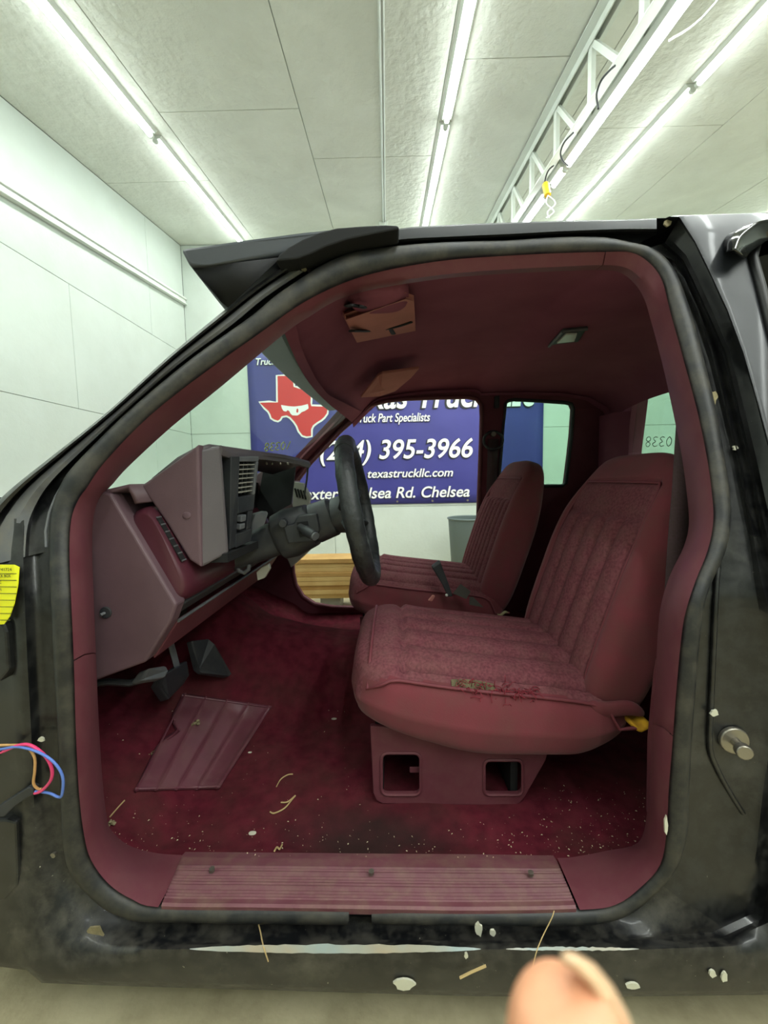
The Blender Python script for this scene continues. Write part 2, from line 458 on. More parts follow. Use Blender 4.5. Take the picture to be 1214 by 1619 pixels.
# ------------------------------------------------------------------ ceiling lights
def led_strip(X, y0, y1, label, drop=0.0, housing=True, zf=None, tilt_x=0.0):
    zf = zf or (lambda y: ceil_z(y)-drop)
    t = empty('led_strip_light', (X, (y0+y1)/2, zf((y0+y1)/2)))
    tag(t, label, 'light', 'LED strip lights on the ceiling')
    o = t.location
    def rel(y, dz, dx=0.0): return (dx, y-o.y, zf(y)-o.z+dz)
    if housing:
        prof = [(-0.045, -0.001), (0.045, -0.001), (0.03, -0.022), (-0.03, -0.022)]
        rows = [[Vector(rel(y, pz, pxx)) for pxx, pz in prof] for y in (y0+0.01, y1-0.01)]
        loft('housing', rows, 'white_metal', t, closed_v=True, caps=True, ang=20)
    zt = -0.036
    tube('glowing_tube', [rel(y0+0.02, zt), rel(y1-0.02, zt)], 0.016, 'tube_glow', t, 10)
    for y in (y0+0.005, y1-0.025): 
        tube('end_cap', [rel(y, zt), rel(y+0.02, zt)], 0.0175, 'white_metal', t, 10)
    ld = bpy.data.lights.new('led_lamp', 'AREA'); ld.shape = 'RECTANGLE'; ld.size = 0.05; ld.size_y = (y1-y0)*0.96
    ld.energy = LED_POWER*(y1-y0)/2.4; ld.color = LED_COLOR; ld.spread = math.radians(175)
    lo = bpy.data.objects.new('led_lamp', ld); COL.objects.link(lo); lo.parent = t
    lo.location = rel((y0+y1)/2, zt-0.02); lo.rotation_euler = (math.atan(CEILS), 0, 0)
    return t
for X, seg, nm in ((-1.615, [(3.03, 4.78), (0.6, 3.0), (-1.84, 0.58)], 'first strip light from the left wall'),
                   (0.445, [(2.975, 4.78), (0.54, 2.95), (-1.9, 0.52)], 'strip light above the middle of the cab roof'),
                   (1.95, [(2.71, 4.78), (0.28, 2.69), (-2.1, 0.26)], 'strip light on the ceiling beyond the white truss'),
                   (4.1, [(3.2, 4.78), (0.75, 3.18), (-1.7, 0.73)], 'strip light farthest from the left wall')):
    pos = ['far tube at the back wall', 'near tube', 'tube behind the camera']
    for (a, b), p in zip(seg, pos): led_strip(X, a, b, '%s, %s' % (nm, p))
# thin double conduit with its box
v, f = join([tubev([(0.0, -3, ceil_z(-3)-0.008), (0.0, 4.40, ceil_z(4.40)-0.008)], 0.007, 8), tubev([(0.02, -3, ceil_z(-3)-0.006), (0.02, 4.40, ceil_z(4.40)-0.006)], 0.005, 8)])
tg = empty('ceiling_conduit', (0, 0, 0)); tag(tg, 'thin white conduit running along the ceiling to a small junction box', 'conduit')
mk('conduit_pipe', v, f, 'white_metal', tg)
c_ = ceil_z(4.43)
bev(box('junction_box', -0.045, 0.045, 4.39, 4.49, c_-0.06, c_-0.001, 'white_metal', tg), 0.006)
cyl('receptacle', (0.0, 4.385, c_-0.03), (0, 4.40, c_-0.03), 0.02, 'white_metal', tg)

# ------------------------------------------------------------------ truss
TRX = 1.15
tr_ = empty('roof_truss', (TRX, 2.0, ceil_z(2.0))); tag(tr_, 'white steel roof truss of angle bars and diagonal webs below the ceiling', 'truss')
_o = Vector(tr_.location)
def tq(y, dz, dx=0.0): return Vector((TRX+dx, y, ceil_z(y)+dz))-_o
HB = -0.41
def angle_bar(y0, y1, z, s):
    rows = []
    prof = [(0.0, 0.0), (0.05*s, 0.0), (0.05*s, 0.006), (0.006*s, 0.006), (0.006*s, 0.05), (0.0, 0.05)]
    if z > -0.2: prof = [(a, -b) for a, b in prof]
    for y in (y0, y1): rows.append([tq(y, z+b, a) for a, b in prof])
    return loftv(rows, True, False, True)
for s in (-1, 1):
    v, f = angle_bar(-3.1, 4.82, -0.012, s); v = [p+Vector((0.014*s, 0, 0)) for p in v]
    mk('top_chord', v, f, 'white_metal', tr_, smooth=False)
    v, f = angle_bar(-3.1, 4.82, HB, s); v = [p+Vector((0.014*s, 0, 0)) for p in v]
    mk('bottom_chord', v, f, 'white_metal', tr_, smooth=False)
sp = 0.455; y = 2.372+5*0.455
k = 0
while y > -2.9:
    a, b = tq(y, -0.03), tq(y, HB+0.03)
    v, f = boxv(-0.012, 0.012, -0.02, 0.02, 0, 1)
    V = [Vector((p[0], p[1], 0)) + (a if p[2] < 0.5 else b) for p in v]
    mk('web_post', V, f, 'white_metal', tr_, smooth=False)
    b2 = tq(y-0.30, HB+0.03)
    V = [Vector((p[0]*0.9, p[1]*0.9, 0)) + (a if p[2] < 0.5 else b2) for p in v]
    mk('web_diagonal', V, f, 'white_metal', tr_, smooth=False)
    y -= sp
zb = lambda y: ceil_z(y)+HB-0.001
ZX = TRX+0.042
for a, b, nm in ((3.09, 4.7, 'far tube beyond the yellow plug'), (2.77, 2.99, 'short tube beside the yellow plug'), (0.30, 2.755, 'long near tube'), (-2.1, 0.28, 'tube behind the camera')):
    led_strip(ZX, a, b, 'glowing white strip light under the truss bottom bar, '+nm, zf=zb)
# cable with the yellow plug
cb = empty('power_cable', tuple(atX(862, 292, 1.07))); tag(cb, 'black cable looping along the truss down to a yellow plug', 'cable')
o = Vector(cb.location)
def pcord(pts): tube('cord', catmull([atX(x, y, X)-o for x, y, X in pts], 5), 0.005, 'cable_black', cb)
pcord([(898, 262, 1.075), (890, 255, 1.07), (886, 242, 1.07), (892, 225, 1.072), (906, 210, 1.08)])
pcord([(946, 172, 1.075), (943, 150, 1.07), (950, 128, 1.07), (963, 112, 1.075), (972, 104, 1.08)])
pcord([(861, 292, 1.07), (863, 279, 1.068), (868, 268, 1.07), (875, 262, 1.08)])
p1 = atX(862, 292, 1.07)
cyl('plug', p1-o, atX(866, 309, 1.07)-o, 0.022, 'plug_yellow', cb, r1=0.020, b=0.004)
p1 = atX(866, 309, 1.07)+Vector((0, 0, 0.07))
for s in (-1, 1):
    tube('cord', [Vector(q)-o for q in catmull([p1+Vector((0, 0, -0.07)), p1+Vector((0.03*s+0.02, 0, -0.12)), p1+Vector((-0.02*s+0.02, 0, -0.17)), p1+Vector((0.01*s, 0, -0.21))], 4)], 0.004, 'cable_white', cb)
tube('cord', [Vector(q)-o for q in catmull([Vector((ZX+0.06, 1.9, zb(1.9)-0.02)), Vector((ZX+0.10, 1.7, zb(1.7)-0.06)), Vector((ZX+0.06, 1.2, zb(1.2)-0.02))], 5)], 0.005, 'cable_white', cb)

# ------------------------------------------------------------------ banner on the back wall
BY = RY1-0.012
b0 = atY(390, 559, BY); b1 = atY(853, 797, BY)
bx0, bx1, bz0, bz1 = b0.x, b1.x+0.03, atY(670, 796, BY).z, b0.z+0.02
ban = empty('banner', ((bx0+bx1)/2, BY, bz0)); tag(ban, 'wide blue vinyl advertising banner with white lettering on the back wall', 'banner')
bo = Vector(ban.location)
nx, nz = 40, 16
rows = [[Vector((bx0+(bx1-bx0)*i/nx, BY-0.003*(1+math.sin(i*1.3+j*0.5)), bz0+(bz1-bz0)*j/nz))-bo for i in range(nx+1)] for j in range(nz+1)]
solid(loft('banner_sheet', rows, 'vinyl_blue', ban), 0.001)
def to_mesh(t):
    dg = bpy.context.evaluated_depsgraph_get(); me = bpy.data.meshes.new_from_object(t.evaluated_get(dg))
    o = bpy.data.objects.new(t.name, me); COL.objects.link(o)
    o.parent = t.parent; o.location = t.location.copy(); o.rotation_euler = t.rotation_euler.copy(); o.scale = t.scale.copy()
    nm = t.name; bpy.data.objects.remove(t); o.name = nm
    return o
def bpt(px, py, d=0.012): 
    p = atY(px, py, BY-d); return p
def text(body, pl, pr, base_y, material, bold=0.012, shear=0.22, d=0.012, hpx=None):
    """lettering between pixel columns pl..pr on baseline base_y"""
    L_, R_ = bpt(pl, base_y, d), bpt(pr, base_y-0.016*(pr-pl), d)
    cu = bpy.data.curves.new('lettering', 'FONT'); cu.body = body; cu.size = 1.0; cu.shear = shear; cu.offset = bold; cu.extrude = 0.002
    cu.materials.append(MATS[material])
    t = bpy.data.objects.new('lettering', cu); COL.objects.link(t)
    bpy.context.view_layer.update()
    w = max(t.dimensions.x, 1e-3)
    sx = (R_.x-L_.x)/w
    h = (hpx*BY/FPX/0.70) if hpx else sx
    cu.size = 1.0
    t.parent = ban; t.location = L_-bo
    t.rotation_euler = (math.pi/2, 0, 0); t.scale = (sx, h, 1)
    return to_mesh(t)
def btext(body, pl, pr, by, hpx, bold=0.03):
    # dark edge behind, white in front
    text(body, pl-1.0, pr+1.0, by+0.8, 'vinyl_black', bold+0.022, d=0.011, hpx=hpx)
    return text(body, pl, pr, by, 'vinyl_white', bold, d=0.0145, hpx=hpx)
btext('Texas Truck', 532, 768, 647, 40, 0.014)
btext('LLC', 792, 846, 642, 40, 0.014)
btext('Truck Part Specialists', 560, 678, 668, 13, 0.012)
btext('(214) 395-3966', 503, 744, 727, 29, 0.014)
btext('texastruckllc.com', 580, 715, 755.5, 13, 0.014)
btext('Dexter Chelsea Rd. Chelsea', 462, 741, 790, 17, 0.014)
btext('Truck Parts', 403, 466, 577, 10, 0.012)
def zp(x, y): return 380+x/5.058, 540+y/5.058
tex = [(297, 275), (385, 275), (412, 292), (420, 310), (425, 362), (455, 372), (480, 380), (505, 383), (530, 395), (552, 420), (562, 450), (560, 490), (567, 517), (635, 520), (700, 520), (690, 575), (668, 605), (645, 625), (612, 645), (580, 670), (565, 700), (565, 755), (530, 758), (498, 750), (470, 715), (455, 675), (432, 640), (400, 605), (370, 590), (330, 597), (315, 622), (300, 632), (275, 625), (250, 610), (240, 580), (225, 555), (195, 528), (155, 490), (230, 487), (300, 487)]
msk = [(325, 507), (380, 516), (430, 520), (490, 513), (540, 500), (545, 535), (515, 555), (490, 565), (470, 583), (455, 592), (415, 590), (400, 575), (392, 558), (378, 548), (366, 560), (345, 555), (332, 535)]
def flat(name, pts, material, d, grow=0.0):
    P = [bpt(*zp(*p), d) for p in pts]
    if grow:
        c = sum(P, Vector())/len(P); n = len(P); Q = []
        for i in range(n):
            t = (P[(i+1) % n]-P[i-1]); nn = Vector((-t.z, 0, t.x)).normalized()
            Q.append(P[i]+nn*grow)
        P = Q
    P = [p-bo for p in P]
    return prism(name, P, (0, -0.0015, 0), material, ban)
flat('logo_outline', tex, 'vinyl_white', 0.010, 0.022)
flat('state_logo', tex, 'vinyl_red', 0.013)
flat('logo_mask', msk, 'vinyl_white', 0.016)
eye = [(450, 540), (458, 535), (464, 545), (463, 562), (455, 572), (447, 562)]
flat('logo_eye', eye, 'vinyl_red', 0.018)
for i in range(9):
    for z in (bz0+0.03, bz1-0.03):
        xx = bx0+0.05+(bx1-bx0-0.1)*i/8
        cyl('grommet', Vector((xx, BY-0.010, z))-bo, Vector((xx, BY-0.004, z))-bo, 0.013, 'steel', ban, n=12)

# ------------------------------------------------------------------ lumber stack
LYF, th = 3.05, 0.0350
ztop = atY(510, 884, LYF).z; zlow = ztop-9*th
ords = ['top', 'second', 'third', 'fourth', 'fifth', 'sixth', 'seventh', 'eighth', 'lowest']
for i in range(9):
    z1 = ztop-i*th; w = random.uniform(-0.012, 0.012); e = random.uniform(-0.05, 0.05)
    lb = box('lumber_board', -1.45+e, -0.20+e*0.3, LYF+w, LYF+w+0.235, z1-th+0.0015, z1, 'lumber' if i % 3 else 'lumber_dark', None, 0.003)
    tag(lb, 'pale wooden board in the lumber stack on the floor, %s one counted from the top' % ords[i], 'board', 'boards of the lumber stack')
for xx in (-1.2, -0.55):
    bl = box('lumber_block', xx, xx+0.16, LYF+0.02, LYF+0.22, 0.0, zlow+0.0005, 'pale_plastic', None, 0.004)
    tag(bl, 'squat pale block holding up the lumber stack, %s' % ('under its middle' if xx > -1 else 'under its far end by the wall'), 'block')
# waste bin behind the passenger seat
bc = Vector((0.875, 4.25, 0))
bn = empty('waste_bin', tuple(bc)); tag(bn, 'grey-green metal waste bin standing behind the passenger seat by the wall', 'bin')
prof = [(0.0, 0.01), (0.19, 0.0), (0.2, 0.02), (0.235, 0.86), (0.235, 0.86), (0.222, 0.86), (0.19, 0.03), (0.0, 0.03)]
zt_ = atY(709, 822, 4.1).z
rows = [[Vector((r*math.cos(a), r*math.sin(a), z*zt_/0.86)) for a in [2*math.pi*k/28 for k in range(28)]] for r, z in prof[1:-1]]
loft('bin_body', rows, 'bin_grey', bn, closed_v=True, caps=True)
tube('bin_rim', [Vector((0.237*math.cos(2*math.pi*k/28), 0.237*math.sin(2*math.pi*k/28), zt_)) for k in range(28)], 0.01, 'bin_grey', bn, 8, True)
# ================================================================== TRUCK SHELL
truck = empty('pickup_truck'); truck.matrix_world = TM
tag(truck, 'black extended-cab pickup truck with burgundy interior and its door taken off', 'truck')
# stations round the door opening: trim inner edge | trim outer edge | seal outer edge
ST = [((600,1360),(600,1434),(600,1457)), ((400,1358),(400,1431),(400,1455)), ((283,1357),(254,1429),(250,1452)), ((231,1355),(211,1416),(205,1446)),
((190,1346),(175,1392),(163,1424)), ((165,1328),(148,1355),(122,1382)), ((157,1310),(137,1316),(106,1336)), ((150,1250),(129,1250),(99,1250)),
((143,1150),(124,1150),(95,1150)), ((138,1045),(121,1042),(89,1042)), ((134,950),(117,950),(85,950)), ((132,870),(114,870),(82,870)),
((137,820),(117,820),(84,820)), ((148,786),(128,790),(92,785)), ((169,763),(142,770),(108,755)), ((194,738),(170,730),(140,718)),
((264,676),(240,658),(206,652)), ((346,609),(329,588),(288,582)), ((453,516),(420,523),(375,520)), ((490,492),(470,487),(425,478)),
((530,467),(520,460),(489,435)), ((580,452),(575,439),(545,409)), ((648,441),(640,424),(625,395)), ((720,432),(715,413),(710,387)),
((800,426),(800,407),(800,384)), ((880,422),(880,403),(885,379)), ((953,419),(955,401),(965,379)), ((991,424),(995,402),(1008,389)),
((1015,443),(1022,417),(1040,404)), ((1030,468),(1043,445),(1066,434)), ((1042,505),(1056,495),(1086,487)), ((1059,569),(1074,560),(1105,555)),
((1075,645),(1098,650),(1126,640)), ((1090,722),(1113,722),(1141,720)), ((1099,790),(1121,780),(1150,780)), ((1102,835),(1123,825),(1152,825)),
((1094,868),(1114,870),(1145,868)), ((1072,912),(1096,915),(1124,917)), ((1058,955),(1082,957),(1110,960)), ((1052,997),(1074,997),(1103,1005)),
((1048,1080),(1066,1080),(1097,1080)), ((1043,1160),(1060,1160),(1091,1160)), ((1039,1250),(1053,1250),(1086,1250)), ((1034,1306),(1050,1310),(1083,1315)),
((1018,1351),(1040,1362),(1066,1368)), ((960,1358),(1010,1397),(1035,1407)), ((920,1360),(970,1425),(985,1444)), ((883,1363),(913,1433),(910,1458)),
((750,1361),(750,1436),(750,1458))]
NS = len(ST); SUB = 4
def smooth_loop(k): return [(p.x, p.y) for p in catmull([Vector((s[k][0], s[k][1], 0)) for s in ST], SUB, True)]
L0, L1, L2 = smooth_loop(0), smooth_loop(1), smooth_loop(2)
NL = len(L0)
def off0(z): 
    t = min(1.0, max(0.0, (z-1.25)/0.45)); return 0.13*(1-t)+0.03*t
def e0(px, py):
    q = tr(px, py, 0.1)
    for _ in range(3): q = tr(px, py, off0(q.z))
    return q
E0 = [e0(*p) for p in L0]
E1 = [tr(p[0], p[1], 0.012) for p in L1]
E2 = [tr(p[0], p[1], 0.03) for p in L2]
def seg_idx(a, b):
    """sampled indices from station a to station b (may wrap)"""
    i = a*SUB; out = [i % NL]
    while i % NL != (b*SUB) % NL: i += 1; out.append(i % NL)
    return out
def trim_piece(name, a, b, material, label=None, shrink=True):
    ids = seg_idx(a, b); rows = []
    for i in ids:
        p0, p1 = E0[i], E1[i]
        d = p1-p0; m = p0.lerp(p1, 0.75)
        outw = Vector((0, -1, 0))
        rows.append([p0.lerp(p1, 0.25)+Vector((0, 0.03, 0)), p0, p0.lerp(p1, 0.35)+outw*0.002, m+outw*0.004, p1+outw*0.006, p1+outw*0.001+Vector((0, 0.0, 0)), p1+Vector((0, 0.018, 0)), p0.lerp(p1, 0.6)+Vector((0, 0.03, 0))])
    if shrink:
        g = 0.0012
        for r_, q_ in ((0, 1), (-1, -2)):
            d = [(rows[q_][j]-rows[r_][j]) for j in range(8)]
            rows[r_] = [rows[r_][j]+d[j].normalized()*g for j in range(8)]
    o = loft(name, rows, material, truck, closed_v=True, caps=True, ang=45)
    if label: lab(o, label)
    return o
S_SL, S_LM, S_TR, S_RM, S_SR = 3, 9, 26, 41, 47     # trim seams
trim_piece('kick_trim', S_SL-1, S_LM, 'trim_red', 'burgundy plastic corner trim at the front foot of the opening')
trim_piece('windshield_pillar_trim', S_LM, S_TR, 'trim_red', 'burgundy trim running up the windshield pillar and along the roof')
trim_piece('rear_pillar_trim', S_TR, S_RM, 'trim_red', 'burgundy trim bending down the rear door pillar')
trim_piece('rear_corner_trim', S_RM, S_SR, 'trim_red', 'burgundy corner trim at the rear foot of the opening')
# sill plate with long ribs and screws
ids = seg_idx(S_SR, S_SL-1); rows = []
NR = 46
for i in ids:
    p0, p1 = E0[i], E1[i]; row = [p0+Vector((0, 0.02, -0.005))]
    for k in range(NR+1):
        t = k/NR
        h = 0.0
        if 0.2 < t < 0.9: h = 0.0016*(1 if int((t-0.2)/0.7*23) % 2 == 0 else -1)
        row.append(p0.lerp(p1, t)+Vector((0, 0, 0.003+h)))
    row += [p1+Vector((0, -0.004, 0.0)), p1+Vector((0, -0.003, -0.012)), p1+Vector((0, 0.02, -0.014)), p0+Vector((0, 0.02, -0.02))]
    rows.append(row)
for r_, q_ in ((0, 1), (-1, -2)):
    rows[r_] = [rows[r_][j].lerp(rows[q_][j], 0.10) for j in range(len(rows[0]))]
sill = lab(loft('sill_plate', rows, 'sill_red', truck, closed_v=True, caps=True, ang=25), 'dusty ribbed burgundy sill plate')
def on_sill(px, py): return tfind(px, py, lambda q: q.z-(0.538), 0.03, 0.4)
for px, py in ((335, 1375), (587, 1379), (839, 1381)):
    q = tp(px, py, 0.13); q = on_sill(px, py); q.z += 0.003
    cyl('screw', q-Vector((0, 0, 0.006)), q+Vector((0, 0, 0.0)), 0.0055, 'steel', sill, n=12)

# rubber seal: bulb round the opening, open for a gap at the sill
seal_rows = []
order = [i % NL for i in range(int(0.36*SUB)+1, NL+1)]
# start left of the gap (station 0 side) and run round to right of the gap
pts, rad = [], []
def seal_pt(i):
    a, b = tr(L1[i][0], L1[i][1], 0.016), tr(L2[i][0], L2[i][1], 0.016)
    t = (tr(L1[(i+2) % NL][0], L1[(i+2) % NL][1], 0.016)-tr(L1[i-2][0], L1[i-2][1], 0.016)).normalized()
    d = (b-a); d = d-t*d.dot(t)
    return a+d*0.5, d.length*0.5
gapL, gapR = tr(545, 1445, 0.016), tr(588, 1446, 0.016)
pts.append(gapL); rad.append(0.0122)
for k in range(1, NL):
    p, r = seal_pt(k % NL); pts.append(p); rad.append(r*0.98)
pts.append(gapR); rad.append(0.0122)
lab(tube('door_seal', pts, rad, 'rubber', truck, 12), 'black rubber door seal with dusty yellow streaks')
# dark lip between the seal and the trim
rows = [[E1[i]+Vector((0, 0.002, 0)), E1[i]*0.5+E2[i]*0.5+Vector((0, 0.012, 0)), E2[i]+Vector((0, 0.008, 0))] for i in range(NL)]
loft('seal_flange', rows, 'rubber_clean', truck, closed_u=True)

# ------------------------------------------------------------------ sheet metal of the jamb
def jrow(i, cols):
    """cols: list of (px,py,off) outward from the seal"""
    return [E2[i]+Vector((0, 0.03, 0)), E2[i]+Vector((0, 0.004, 0))] + [tr(a, b, c) for a, b, c in cols]
# key stations -> outward columns (same count per run); interpolated between keys
def run(keys):
    """keys: {station: [(px,py,off)..]} -> rows for every sampled index"""
    ks = sorted(keys); rows = []
    for a, b in zip(ks[:-1], ks[1:]):
        n = int(round((b-a)*SUB))
        for k in range(n+(1 if b == ks[-1] else 0)):
            t = k/n; c = [tuple(u+(v-u)*t for u, v in zip(p, q)) for p, q in zip(keys[a], keys[b])]
            rows.append(jrow(int(round(a*SUB+k)) % NL, c))
    return rows
def lcol(y, x2):   # hinge pillar columns at pixel height y
    return [(x2-6, y, 0.030), (x2-20, y, 0.034), (x2-34, y, 0.026), (x2-46, y, 0.012), (x2-60, y, 0.008), (x2-72, y, 0.022), (x2-150, y, 0.020), (x2-330, y+4, 0.03)]
def bcol(x, y2, yb=None):
    return [(x, y2+5, 0.026), (x, y2+16, 0.018), (x, y2+34, -0.005), (x, 1494, -0.022), (x, 1501, -0.030), (x, 1512, -0.032), (x, yb-3, -0.028), (x, yb+6, 0.0)]
def rb(x): return 1549+(x-50)*0.0285 if x < 800 else 1570.4-(x-800)*0.004
def mixc(A, B, t): return [tuple(u+(v-u)*t for u, v in zip(p, q)) for p, q in zip(A, B)]
keysL = {}
keysL[0] = bcol(600, 1457, rb(600)); keysL[1] = bcol(400, 1455, rb(400)); keysL[2] = bcol(250, 1452, rb(250))
keysL[3] = [(203,1451,.026),(198,1462,.02),(190,1478,.004),(182,1493,-.012),(178,1500,-.018),(174,1511,-.024),(160,1549,-.026),(160,1558,0)]
keysL[4] = [(159,1429,.026),(150,1440,.02),(138,1456,.008),(126,1474,-.004),(118,1485,-.01),(110,1498,-.018),(70,1544,-.024),(66,1554,0)]
keysL[5] = [(117,1386,.026),(108,1394,.024),(96,1408,.014),(82,1426,.004),(74,1440,0),(62,1456,-.008),(44,1526,-.02),(42,1534,0)]
keysL[6] = [(100,1338,.028),(88,1342,.028),(74,1352,.02),(60,1366,.01),(50,1380,.006),(36,1400,.004),(0,1520,-.012),(-2,1528,0)]
keysL[7] = [(93,1250,.030),(79,1250,.034),(65,1252,.026),(53,1256,.012),(39,1262,.008),(27,1270,.016),(-60,1519,0),(-62,1530,0.01)]
for s, y in ((8, 1150), (9, 1042), (10, 950), (11, 870), (12, 820)):
    keysL[s] = lcol(y, ST[s][2][0])
rows = run({k: keysL[k] for k in range(0, 8)})
jamb_low = rows
rowsL = run({k: keysL[k] for k in range(7, 13)})
# right half: rocker, corner, rear pillar
def rcol(E, R2, R1, O, yo=None):
    (ex, ey), (ax, ay), (cx_, cy), (ox, oy) = E, R2, R1, O
    def L(p, q, t): return (p[0]+(q[0]-p[0])*t, p[1]+(q[1]-p[1])*t)
    a = L(E, R2, 0.35); b = L(E, R2, 0.86); c = L(R2, R1, 0.3); d = L(R2, R1, 0.75); e = L(R1, O, 0.25); f = L(R1, O, 0.92)
    return [(a[0], a[1], 0.034), (b[0], b[1], 0.030), (R2[0], R2[1], 0.018), (c[0], c[1], 0.028), (d[0], d[1], 0.026), (R1[0], R1[1], 0.012), (e[0], e[1], 0.018), (f[0], f[1], 0.0), (O[0], O[1], -0.026), (O[0]+3, O[1]-1, -0.032)]
keysR = {27: rcol((1008,389),(1026,392),(1051,384),(1074,345)), 28: rcol((1040,404),(1063,411),(1080,411),(1099,382)),
29: rcol((1066,434),(1082,440),(1096,443),(1120,425)), 30: rcol((1086,487),(1105,490),(1121,498),(1150,490)),
31: rcol((1105,555),(1127,556),(1147,557),(1175,557)), 32: rcol((1126,640),(1148,640),(1168,645),(1199,640)),
33: rcol((1141,720),(1167,720),(1186,720),(1220,720)), 34: rcol((1150,780),(1178,780),(1197,780),(1240,780)),
35: rcol((1152,825),(1187,825),(1207,825),(1252,825)), 36: rcol((1145,868),(1194,868),(1218,868),(1265,868)),
37: rcol((1124,917),(1203,917),(1230,917),(1278,917)), 38: rcol((1110,960),(1214,960),(1240,960),(1290,960)),
39: rcol((1103,1005),(1222,1005),(1248,1005),(1298,1005)), 40: rcol((1097,1080),(1226,1080),(1254,1080),(1306,1080)),
41: rcol((1091,1160),(1220,1160),(1250,1160),(1308,1160)), 42: rcol((1086,1250),(1206,1252),(1240,1256),(1306,1260)),
43: rcol((1083,1315),(1196,1345),(1232,1360),(1300,1380))}
keysR[44] = [(1078,1374,.03),(1110,1396,.026),(1178,1436,.018),(1190,1444,.03),(1205,1452,.024),(1216,1458,.0),(1240,1480,-.01),(1262,1510,-.02),(1280,1566,-.028),(1282,1572,0)]
keysR[45] = [(1044,1414,.03),(1066,1432,.024),(1110,1462,.012),(1126,1474,.02),(1140,1482,.012),(1150,1488,-.012),(1158,1496,-.024),(1166,1512,-.03),(1180,1566,-.028),(1182,1573,0)]
keysR[46] = [(990,1450,.028),(998,1460,.022),(1010,1476,.006),(1014,1482,.002),(1018,1488,-.008),(1022,1495,-.022),(1024,1501,-.030),(1026,1512,-.032),(1030,1567,-.028),(1030,1575,0)]
keysR[47] = [(910,1463,.026),(910,1470,.022),(910,1478,.012),(910,1484,.004),(910,1490,-.010),(910,1495,-.022),(910,1501,-.030),(910,1512,-.032),(910,1567,-.028),(910,1576,0)]
def b10(x, y2, yb): return [(x,y2+5,.026),(x,y2+12,.022),(x,y2+20,.012),(x,y2+28,.004),(x,1489,-.010),(x,1495,-.022),(x,1501,-.030),(x,1512,-.032),(x,yb-3,-.028),(x,yb+6,0)]
keysR[48] = b10(750, 1458, rb(750)); keysR[49] = b10(600, 1457, rb(600))
rowsR = run(keysR)
v1 = loftv(jamb_low); v2 = loftv(rowsL); v3 = loftv(rowsR)
# grime: the rocker half takes the dusty paint
V, Fc = join([v1, v2, v3])
nf1, nf2 = len(v1[1]), len(v2[1])
fm = []
n3 = len(rowsR[0])-1
for k in range(len(Fc)):
    if k < nf1: fm.append(1)
    elif k < nf1+nf2: fm.append(0)
    else:
        r_ = (k-nf1-nf2)//n3; fm.append(1 if r_ > (44.5-27)*SUB else 0)
jamb = mk('door_jamb', V, Fc, 'body_paint', truck, True, fm, ['rocker_paint']); autosmooth(jamb, 60)
lab(jamb, 'dusty black sheet metal of the door frame and rocker')

# bare strip of scraped paint along the rocker crease
for a, b, ht in ((300, 760, 7.0), (800, 1010, 2.4)):
    up, lo = [], []
    n = 40
    for k in range(n+1):
        x = a+(b-a)*k/n; t = math.sin(math.pi*min(1, max(0, k/n)))**0.6
        j1, j2 = random.uniform(-1.4, 1.4), random.uniform(-0.9, 0.9)
        up.append(tr(x, 1500-ht*t+j1*t, -0.0345)); lo.append(tr(x, 1501+ht*0.9*t+j2*t, -0.0365))
    loft('paint_scrape', [up, lo], 'primer_blue', jamb)
def blob(cx_, cy, rx, ry, off, material, name='paint_chip', seed=0, parent=None):
    rnd = random.Random(seed*31+int(cx_)); n = 11
    P = [tr(cx_+rx*math.cos(2*math.pi*k/n)*rnd.uniform(0.6, 1.1), cy+ry*math.sin(2*math.pi*k/n)*rnd.uniform(0.6, 1.1), off) for k in range(n)]
    return prism(name, P, (0, 0.003, 0), material, parent or jamb)
for i, (x, y, a, b) in enumerate(((757, 1470, 7, 12), (779, 1475, 5, 6), (640, 1557, 18, 9), (1000, 1560, 15, 5), (737, 1512, 3, 5), (1127, 1540, 7, 7), (1146, 1546, 6, 9))):
    blob(x, y, a, b, -0.034 if y > 1490 else -0.002, 'paint_chip', 'paint_chip', i)
for i, (x, y, a, b, o_) in enumerate(((64, 1170, 6, 4, 0.012), (1130, 1128, 7, 6, 0.022), (1163, 708, 4, 5, 0.02), (150, 1475, 16, 12, -0.004))):
    blob(x, y, a, b, o_, 'paint_chip' if i < 3 else 'lichen', 'paint_chip', i+9)
blob(1053, 1305, 3, 17, 0.004, 'paint_chip', 'paint_chip', 30)

# ------------------------------------------------------------------ roof edge and windshield pillar (outside)
def px_rows(keys, sub=4):
    """keys: rows of (px,py,off) -> smoothed rows of points"""
    n = len(keys[0]); cols = []
    for j in range(n):
        c = catmull([Vector((k[j][0], k[j][1], k[j][2]*1000)) for k in keys], sub)
        cols.append([tr(p.x, p.y, p.z/1000) for p in c])
    return [[cols[j][i] for j in range(n)] for i in range(len(cols[0]))]
roofk = []
for st, lipy, topy in ((20, 421, 403), (21, 397, 383), (22, 383, 362), (23, 378, 355.5), (24, 374, 352), (25, 369.5, 349), (26, 366, 347), (27, 366, 345)):
    x, y = ST[st][2]; xo = x+(2 if st < 26 else 30 if st == 27 else 20)
    roofk.append([(x, y+2, 0.03), (x, y-3, 0.024), (xo, lipy+4, 0.030), (xo, lipy, 0.004), (xo, lipy-4, -0.004), (xo, (lipy+topy)/2, -0.002), (xo, topy+2, 0.006), (xo, topy, 0.03)])
rr = px_rows(roofk)
lab(loft('roof_rail', rr, 'rail_paint', truck, ang=16), 'glossy black drip rail along the roof edge')
# end of the rail against the quarter panel, with caked dirt
blob(1056, 352, 7, 6, -0.012, 'lichen', 'dirt_clump', 51); blob(1129, 628, 6, 13, 0.008, 'lichen', 'dirt_clump', 52); blob(480, 425, 5, 4, 0.0, 'lichen', 'dirt_clump', 53)
